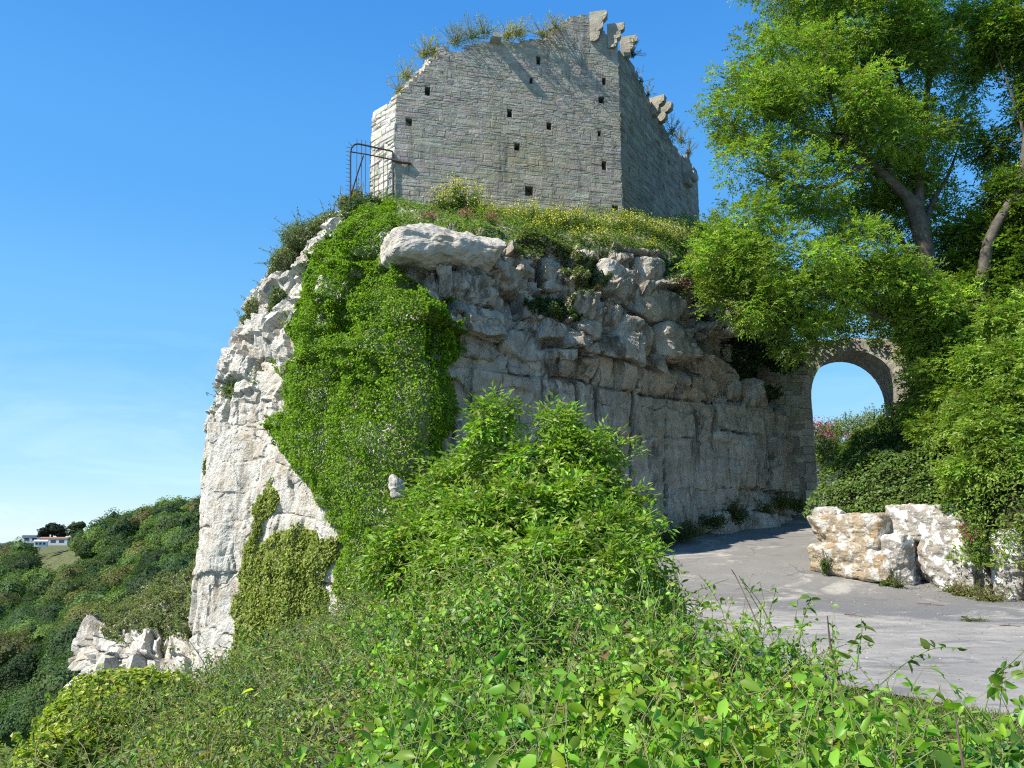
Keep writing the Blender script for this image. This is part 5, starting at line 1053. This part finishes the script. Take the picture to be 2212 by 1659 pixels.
bush('shrub', 'bushy green plant hanging in the gap between the boulders', 'shrub', [ell(2112, 1190, 20.9, 18, 34, 0.3), ell(2105, 1155, 21.1, 24, 22, 0.3)], 1800, 0.10, (0.13, 0.20, 0.04), asp=0.4, pale=0.15, jit=0.8, shell=0.3, sprigs=30, sprig_len=0.25)
for lab, es, n in [('trailing ivy spilling over the ochre boulder', [ell(1850, 1108, 24.6, 50, 18, 0.5), ell(1890, 1128, 24.0, 26, 22, 0.3)], 2600), ('trailing ivy spilling over the upper white boulder', [ell(1930, 1098, 23.6, 26, 14, 0.4), ell(2070, 1098, 22.0, 46, 24, 0.4), ell(2104, 1112, 21.6, 30, 18, 0.4)], 3600)]:
    bush('ivy_clump', lab, 'ivy', es, n, 0.10, (0.085, 0.14, 0.022), mat=M_GLOSS, asp=0.8, pale=0.08, pale_col=(0.2, 0.26, 0.07), sprigs=6, sprig_len=0.1)
bush('ivy_crest', 'ivy and twigs growing along the top of the arch', 'ivy', [ell(1775, 700, 33.2, 56, 38), ell(1850, 690, 33.4, 64, 42), ell(1930, 700, 33.0, 56, 40), ell(1820, 735, 32.6, 20, 14, 0.2), ell(1890, 738, 32.6, 24, 12, 0.2), ell(1720, 725, 32.4, 50, 40), ell(1990, 760, 32, 60, 50)], 9000, 0.12, (0.10, 0.15, 0.035), asp=0.7, sprigs=40, sprig_len=0.3)
bush('ivy_clump', 'dark ivy in the shadow left of the arch pier', 'ivy', [ell(1640, 720, 32.0, 60, 70, 0.9), ell(1600, 780, 31.8, 45, 50, 0.8), ell(1690, 770, 32.4, 45, 40, 0.7), ell(1660, 850, 31.6, 30, 18, 0.4)], 9000, 0.12, (0.035, 0.06, 0.018), asp=0.75, sprigs=20, sprig_len=0.2)  # leaves tinted dark, shadow of the hollow put into their colour
# beyond the arch
for lab, es, n, c in [('green hedge on top of the bank seen through the arch', [ell(1830, 925, 65, 60, 30), ell(1780, 935, 64, 40, 26), ell(1890, 915, 66, 40, 36), ell(1940, 910, 66, 40, 40), ell(1700, 930, 66, 60, 40)], 9000, (0.17, 0.20, 0.05)),
                   ('trailing green plants over the retaining wall through the arch', [ell(1800, 970, 59.6, 40, 24), ell(1850, 965, 60.2, 30, 26), ell(1770, 985, 59.4, 22, 26)], 3500, (0.17, 0.23, 0.05)),
                   ('clump of dry straw coloured grass through the right of the arch', [ell(1897, 950, 59.6, 26, 30), ell(1930, 945, 59.6, 30, 30)], 2500, (0.36, 0.32, 0.16))]:
    bush('bank_plant', lab, 'plant', es, n, 0.24, c, asp=0.35, sprigs=40, sprig_len=0.35, shell=0.25)

# weeds at the foot of the shaded cliff, grass tufts, twigs on the road
for lab, es, n, c, sp in [
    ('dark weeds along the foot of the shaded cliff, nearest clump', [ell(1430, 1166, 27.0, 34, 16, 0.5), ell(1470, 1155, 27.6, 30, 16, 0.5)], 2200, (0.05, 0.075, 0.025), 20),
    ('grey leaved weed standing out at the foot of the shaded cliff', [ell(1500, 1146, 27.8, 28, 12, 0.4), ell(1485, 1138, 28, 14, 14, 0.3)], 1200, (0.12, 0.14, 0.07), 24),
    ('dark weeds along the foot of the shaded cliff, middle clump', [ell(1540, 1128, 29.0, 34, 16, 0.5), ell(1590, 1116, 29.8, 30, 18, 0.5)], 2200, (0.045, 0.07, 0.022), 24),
    ('upright weed with pale leaves beneath the ochre buttress', [ell(1585, 1098, 29.8, 10, 16, 0.2)], 300, (0.12, 0.14, 0.06), 14),
    ('yellowish weeds in the shade beside the arch pier', [ell(1690, 1085, 31.4, 36, 22, 0.5), ell(1650, 1100, 31.0, 30, 14, 0.4)], 2200, (0.10, 0.11, 0.03), 30),
    ('dark green weed clump at the bend where the road meets the arch', [ell(1725, 1092, 31.5, 20, 16, 0.5)], 900, (0.05, 0.08, 0.02), 10),
    ('small green weed growing against the ochre boulder', [ell(1781, 1222, gp(1781, 1243)[1] - 0.1, 8, 18, 0.12)], 350, (0.09, 0.14, 0.03), 10),
    ('low weeds under the pale lichen spotted block', [ell(1915, 1258, gp(1915, 1266)[1], 14, 9, 0.15), ell(1940, 1264, gp(1940, 1270)[1], 14, 7, 0.12)], 350, (0.13, 0.15, 0.05), 12),
    ('dry grass and weeds below the white upright stone', [ell(2090, 1282, gp(2090, 1289)[1], 36, 9, 0.2), ell(2140, 1294, gp(2140, 1301)[1], 34, 9, 0.2), ell(2060, 1276, gp(2060, 1281)[1], 22, 7, 0.2)], 1200, (0.18, 0.18, 0.06), 60)]:
    bush('weed', lab, 'weed', es, n, 0.10, c, asp=0.3, sprigs=sp, sprig_len=0.22, shell=0.1, jit=1.0)
p = gp(2105, 1345); bush('grass_tuft', 'lone grass tuft growing in the middle of the dark asphalt', 'grass', [(p + np.array([0, 0, .03]), 0.28, 0.12, 0.05)], 260, 0.09, (0.14, 0.17, 0.06), asp=0.15, sprigs=8, sprig_len=0.05, shell=0.0, jit=1.2)
for k, (x0, y0, x1, y1, lab) in enumerate([(1982, 1306, 2040, 1312, 'brown dead twig lying on the dark asphalt'), (2160, 1356, 2205, 1358, 'dark twig on the road near the right edge'), (1825, 1330, 1870, 1337, 'short pale twig lying in the middle of the road')]):
    p0, p1 = gp(x0, y0), gp(x1, y1); a = Acc(); pts = smooth_path([p0 + [0, 0, .03], (p0 + p1) / 2 + [0, 0.05, .045], p1 + [0, 0, .035]], 4); tube(a, pts, 0.014, 0.007, (0.14, 0.10, 0.07), 5); tube(a, [pts[4], pts[4] + np.array([0.1, 0.12, 0.03])], 0.008, 0.004, (0.14, 0.1, 0.07), 4); o = a.build('twig', M_BARK); tag(o, lab, 'twig', 'twigs on the road')
# leaf litter and gravel specks on the road, grassy verge
n = 6500; y = rng.uniform(7.5, 26, n); e = rng.random(n) ** 2; rb = np.interp(y, [7, 19, 24, 26], [14, 14.2, 9.9, 9.6]); lb = XB(y) + 0.3; x = np.where(rng.random(n) < 0.7, rb - e * 1.5, lb + rng.random(n) * (rb - lb)); P = np.stack([x, y, road_z(y) + 0.03], -1)
a = Acc(); leaf_quads(a, P, np.tile([0, 0, 1.0], (n, 1)), 0.035, 0.6, 0.25, tints(n, (0.22, 0.16, 0.08), 0.4, 0.2, 0.35, (0.42, 0.4, 0.36)), 0.0); o = a.build('leaf_litter', M_BARK); tag(o, 'scattered dead leaves and grit on the asphalt', 'litter', None, 'stuff')
n = 9000; y = rng.uniform(4.5, 9.2, n); x = np.interp(y, [4, 5, 6.3, 7.8, 9.2], [5.6, 5.3, 4.85, 4.4, 3.4]) - rng.random(n) ** 1.5 * 1.5 + 0.1; P = np.stack([x, y, road_z(y) + 0.06 * rng.random(n)], -1); a = Acc(); leaf_quads(a, P, rng.normal(size=(n, 3)) + np.array([0, -.8, 0.1]), 0.10, 0.09, 0.5, tints(n, (0.14, 0.19, 0.05), 0.3, 0.15, 0.15, (0.3, 0.27, 0.14)), -0.9); o = a.build('verge_grass', M_LEAF); tag(o, 'short grass verge along the near edge of the road', 'grass', None, 'stuff')

# tall foreground stalks
def stalk(label, pts, r, c, leaves=0):
    root = thing('stalk', label, 'plant stem', pts[0], 'tall stems standing above the undergrowth'); s = Acc(); q = smooth_path(pts, 5); tube(s, q, r, r * 0.45, c, 6); s.build('stem', M_BARK, root)
    if leaves:
        a = Acc(); t = rng.integers(len(q) // 3, len(q), leaves); leaf_full(a, q[t], rng.normal(size=(leaves, 3)) + np.array([0, -0.2, .8]), 0.06, 0.5, 0.5, tints(leaves, (0.11, 0.18, 0.03), 0.2), 0.1); a.build('foliage', M_GLOSS, root)
stalk('dark bare stalk leaning left over the road, left of the pair', P_((1645, 1370, 7.2), (1620, 1310, 7.3), (1592, 1250, 7.4), (1580, 1230, 7.4)), 0.008, (0.12, 0.10, 0.07))
stalk('second dark leaning stalk with leaves at its tip', P_((1670, 1360, 7.2), (1640, 1300, 7.3), (1600, 1250, 7.4)), 0.008, (0.12, 0.10, 0.07), 4)
stalk('upright thick brown stalk rising in front of the road', P_((1815, 1480, 5.5), (1795, 1400, 5.6), (1787, 1330, 5.6)), 0.011, (0.16, 0.11, 0.08))
stalk('leafy green shoot standing in front of the pale road', P_((1725, 1390, 6.4), (1735, 1340, 6.4), (1748, 1300, 6.4), (1752, 1285, 6.4)), 0.006, (0.14, 0.2, 0.06), 12)
stalk('cleavers shoot standing right of the brown stalk', P_((1850, 1450, 5.4), (1856, 1400, 5.4), (1862, 1360, 5.4), (1860, 1335, 5.4)), 0.005, (0.14, 0.2, 0.06), 12)
stalk('purple brown stalk at the bottom right corner', P_((2085, 1680, 3.7), (2070, 1590, 3.75), (2063, 1540, 3.8)), 0.007, (0.13, 0.08, 0.08))
stalk('thin green climber arching over the road at the right', P_((1900, 1480, 5.4), (1960, 1430, 5.5), (2020, 1400, 5.5), (2080, 1400, 5.5)), 0.004, (0.15, 0.21, 0.07), 16)
stalk('thin leafy shoot low at the right edge in front of the road', P_((2120, 1560, 4.8), (2140, 1490, 4.8), (2160, 1450, 4.8), (2190, 1440, 4.8)), 0.004, (0.15, 0.21, 0.07), 14)

# ------------------------------------------------------------------ distant hillside
ICO[2] = ico(2)
def crown_mesh(acc, c, r, n, size, base, hgt=0.9, body=True, sub=2):
    base = np.asarray(base)
    if body:
        V, Fc = ICO[sub]; q = V * (0.86 + 0.26 * fbm(V * 2.0 + c * 0.37, 3, 401))[:, None]; acc.add(c + q * np.array([r, r, r * hgt]) * 0.86, Fc, tints(len(Fc), base * 0.8, 0.3, 0.08))  # inner body coloured darker, painting the shade inside the foliage
    d = nrm(rng.normal(size=(n, 3))); d[:, 2] = np.abs(d[:, 2]) * 1.1 - 0.3; d = nrm(d); lump = 0.86 + 0.26 * fbm(d * 2.0 + c * 0.37, 3, 401); P = c + d * np.array([r, r, r * hgt]) * (lump * rng.uniform(0.9, 1.05, n))[:, None]
    leaf_quads(acc, P, d + np.array([0, 0, .15]), size, 0.7, 0.4, tints(n, base, 0.25, 0.08), 0.0)
n = 16000; y = rng.uniform(26, 50, n); x = y * rng.uniform(-0.85, -0.42, n); z = hill(x, y); g_ = Acc()
leaf_quads(g_, np.stack([x, y, z + 0.5 * rng.random(n) * (1 + fbm(np.stack([x, y, z], -1) * 0.3, 3))], -1), np.tile([-0.2, -0.4, 0.8], (n, 1)), 0.3, 0.5, 0.6, tints(n, (0.13, 0.20, 0.045), 0.3, 0.12, 0.15, (0.22, 0.26, 0.09)), 0.0); o = g_.build('scrub', M_LEAF); tag(o, 'pale green scrub on the slope in the bottom left corner', 'scrub', None, 'stuff')
wood = Acc(); cnt = 0
y = 47.0
while y < 345:
    step = 3.7 + y * 0.010; xs_ = np.arange(-0.80 * y, -0.06 * y if y < 140 else -0.3 * y, step)
    for x in xs_:
        xx, yy = x + rng.normal() * step * 0.3, y + rng.normal() * step * 0.3; z = float(hill(np.array([xx]), np.array([yy]))[0]); px, py = project(np.array([xx, yy, z]))
        if px < -260 or px > 640: continue
        if 60 < px < 175 and 150 < yy and py < 1290 and px < 150 + (py - 1180) * -0.5 + 30: continue        # open grass below the caravans
        if px < 250 and py < 1189 and yy > 230 and not px < 40: continue
        r = step * (0.42 + 0.32 * rng.random() ** 1.5); kind = rng.random() + 0.25 * float(vnoise(np.array([xx * 0.03, yy * 0.03, 0]), 7))
        base = (0.075, 0.125, 0.035) if kind < 0.45 else (0.045, 0.08, 0.028) if kind < 0.75 else (0.10, 0.15, 0.035) if kind < 0.97 else (0.15, 0.15, 0.05)
        n = int(np.clip(4200 * (60 / yy) ** 1.0, 600, 4600)); crown_mesh(wood, np.array([xx, yy, z + r * rng.uniform(0.35, 0.9)]), r, n, np.clip(0.0019 * yy + 0.05, 0.15, 0.5), np.asarray(base) * rng.uniform(0.6, 1.6), rng.uniform(0.85, 1.25), True, 3 if yy < 150 else 2); cnt += 1
    y += step * 0.85
print('wood crowns', cnt)
o = wood.build('woodland', M_FAR); tag(o, 'dense green wood covering the far hillside at the left', 'woodland', None, 'stuff')
def far_tree(name, label, px, py, D, w, h, base, n, lobes, trunk_h=0.25):
    s = D / F; c = at(px, py, D); root = thing(name, label, 'tree', c, 'trees on the far skyline'); a = Acc()
    for (dx, dz, rr) in lobes: crown_mesh(a, c + np.array([dx * w * s, 0, (trunk_h + dz) * h * s]), rr * w * s, n, 0.0035 * D ** 0.9, base, 0.85 * h / w * 1.0)
    a.build('crown', M_FAR, root); t = Acc(); tube(t, [c - [0, 0, 1], c + np.array([0, 0, (trunk_h + 0.25) * h * s])], 0.05 * w * s, 0.035 * w * s, (0.07, 0.06, 0.045), 6); t.build('trunk', M_BARK, root)
far_tree('pine_tree', 'dark dome shaped tree standing above the caravans', 112, 1160, 318, 60, 40, (0.022, 0.038, 0.022), 900, [(-.2, .35, .32), (.15, .45, .34), (.3, .2, .24), (-.33, .15, .2), (0, .62, .24)], -0.08)
far_tree('wind_bent_tree', 'small wind bent tree on the skyline right of the caravans', 162, 1165, 262, 40, 42, (0.06, 0.09, 0.035), 700, [(0, .3, .42), (-.1, .6, .32), (.25, .68, .26)], 0.0)
far_tree('skyline_tree', 'tall dark tree on the skyline against the white cliff', 425, 1150, 150, 50, 70, (0.045, 0.075, 0.03), 1200, [(0, .3, .5), (0.1, .6, .36), (-.35, .2, .3)], 0.0)
far_tree('skyline_tree', 'autumn tinted low tree on the skyline midway along the ridge', 300, 1150, 185, 50, 46, (0.13, 0.12, 0.05), 900, [(0, .3, .5), (.3, .4, .35), (-.35, .3, .35)], 0.0)
far_tree('skyline_tree', 'bushy dark trees at the far left end of the skyline', 15, 1200, 332, 70, 46, (0.045, 0.068, 0.032), 700, [(0, .3, .42), (.4, .35, .33), (-.5, .25, .4)], 0.0)
# caravans
def caravan(label, px, py, D, L_, W_, H_, rz, wall, roof):
    c = at(px, py, D); root = thing('caravan', label, 'caravan', c, 'caravans on the far hilltop'); cs, sn = math.cos(rz), math.sin(rz); ax = np.array([cs, sn, 0]); ay = np.array([-sn, cs, 0]); up = np.array([0, 0, 1.0])
    a = Acc(); box(a, c + up * H_ / 2, ax * L_ / 2, ay * W_ / 2, up * H_ / 2, wall); a.build('body', M_PLAIN, root)
    a = Acc(); e = 0.25; V = [c + ax * sx * (L_ / 2 + e) + ay * sy * (W_ / 2 + e) * q + up * (H_ + z) for sx in (-1, 1) for (sy, q, z) in ((-1, 1, 0.01), (0, 0, 0.55), (1, 1, 0.01))]
    a.add(V, [(0, 3, 4, 1), (1, 4, 5, 2), (0, 2, 5, 3)], roof); a.add([V[0], V[1], V[2]], [(0, 1, 2)], roof); a.add([V[3], V[5], V[4]], [(0, 1, 2)], roof); a.build('roof', M_PLAIN, root)
    for k in range(3):
        f = (k - 1) * 0.3; w = Acc(); box(w, c + ax * f * L_ - ay * (W_ / 2 + 0.02) + up * H_ * 0.58, ax * L_ * 0.09, ay * 0.03, up * H_ * 0.2, (0.06, 0.07, 0.09)); w.build('window', M_PLAIN, root)
    w = Acc(); box(w, c - ax * (L_ / 2 + 0.02) + up * H_ * 0.55, ax * 0.03, ay * W_ * 0.3, up * H_ * 0.22, (0.1, 0.12, 0.15)); w.build('window', M_PLAIN, root)
caravan('white caravan with a dark flat roof at the left of the group', 76, 1173, 326, 9.0, 3.4, 2.6, 0.25, (0.75, 0.75, 0.72), (0.10, 0.10, 0.13))
caravan('caravan with an orange brown roof under the dark tree', 118, 1178, 312, 10.0, 3.6, 2.6, 0.15, (0.55, 0.6, 0.6), (0.35, 0.15, 0.08))
caravan('small white caravan in front of the two larger ones', 88, 1181, 305, 4.2, 2.6, 2.0, 0.35, (0.78, 0.78, 0.76), (0.62, 0.62, 0.62))
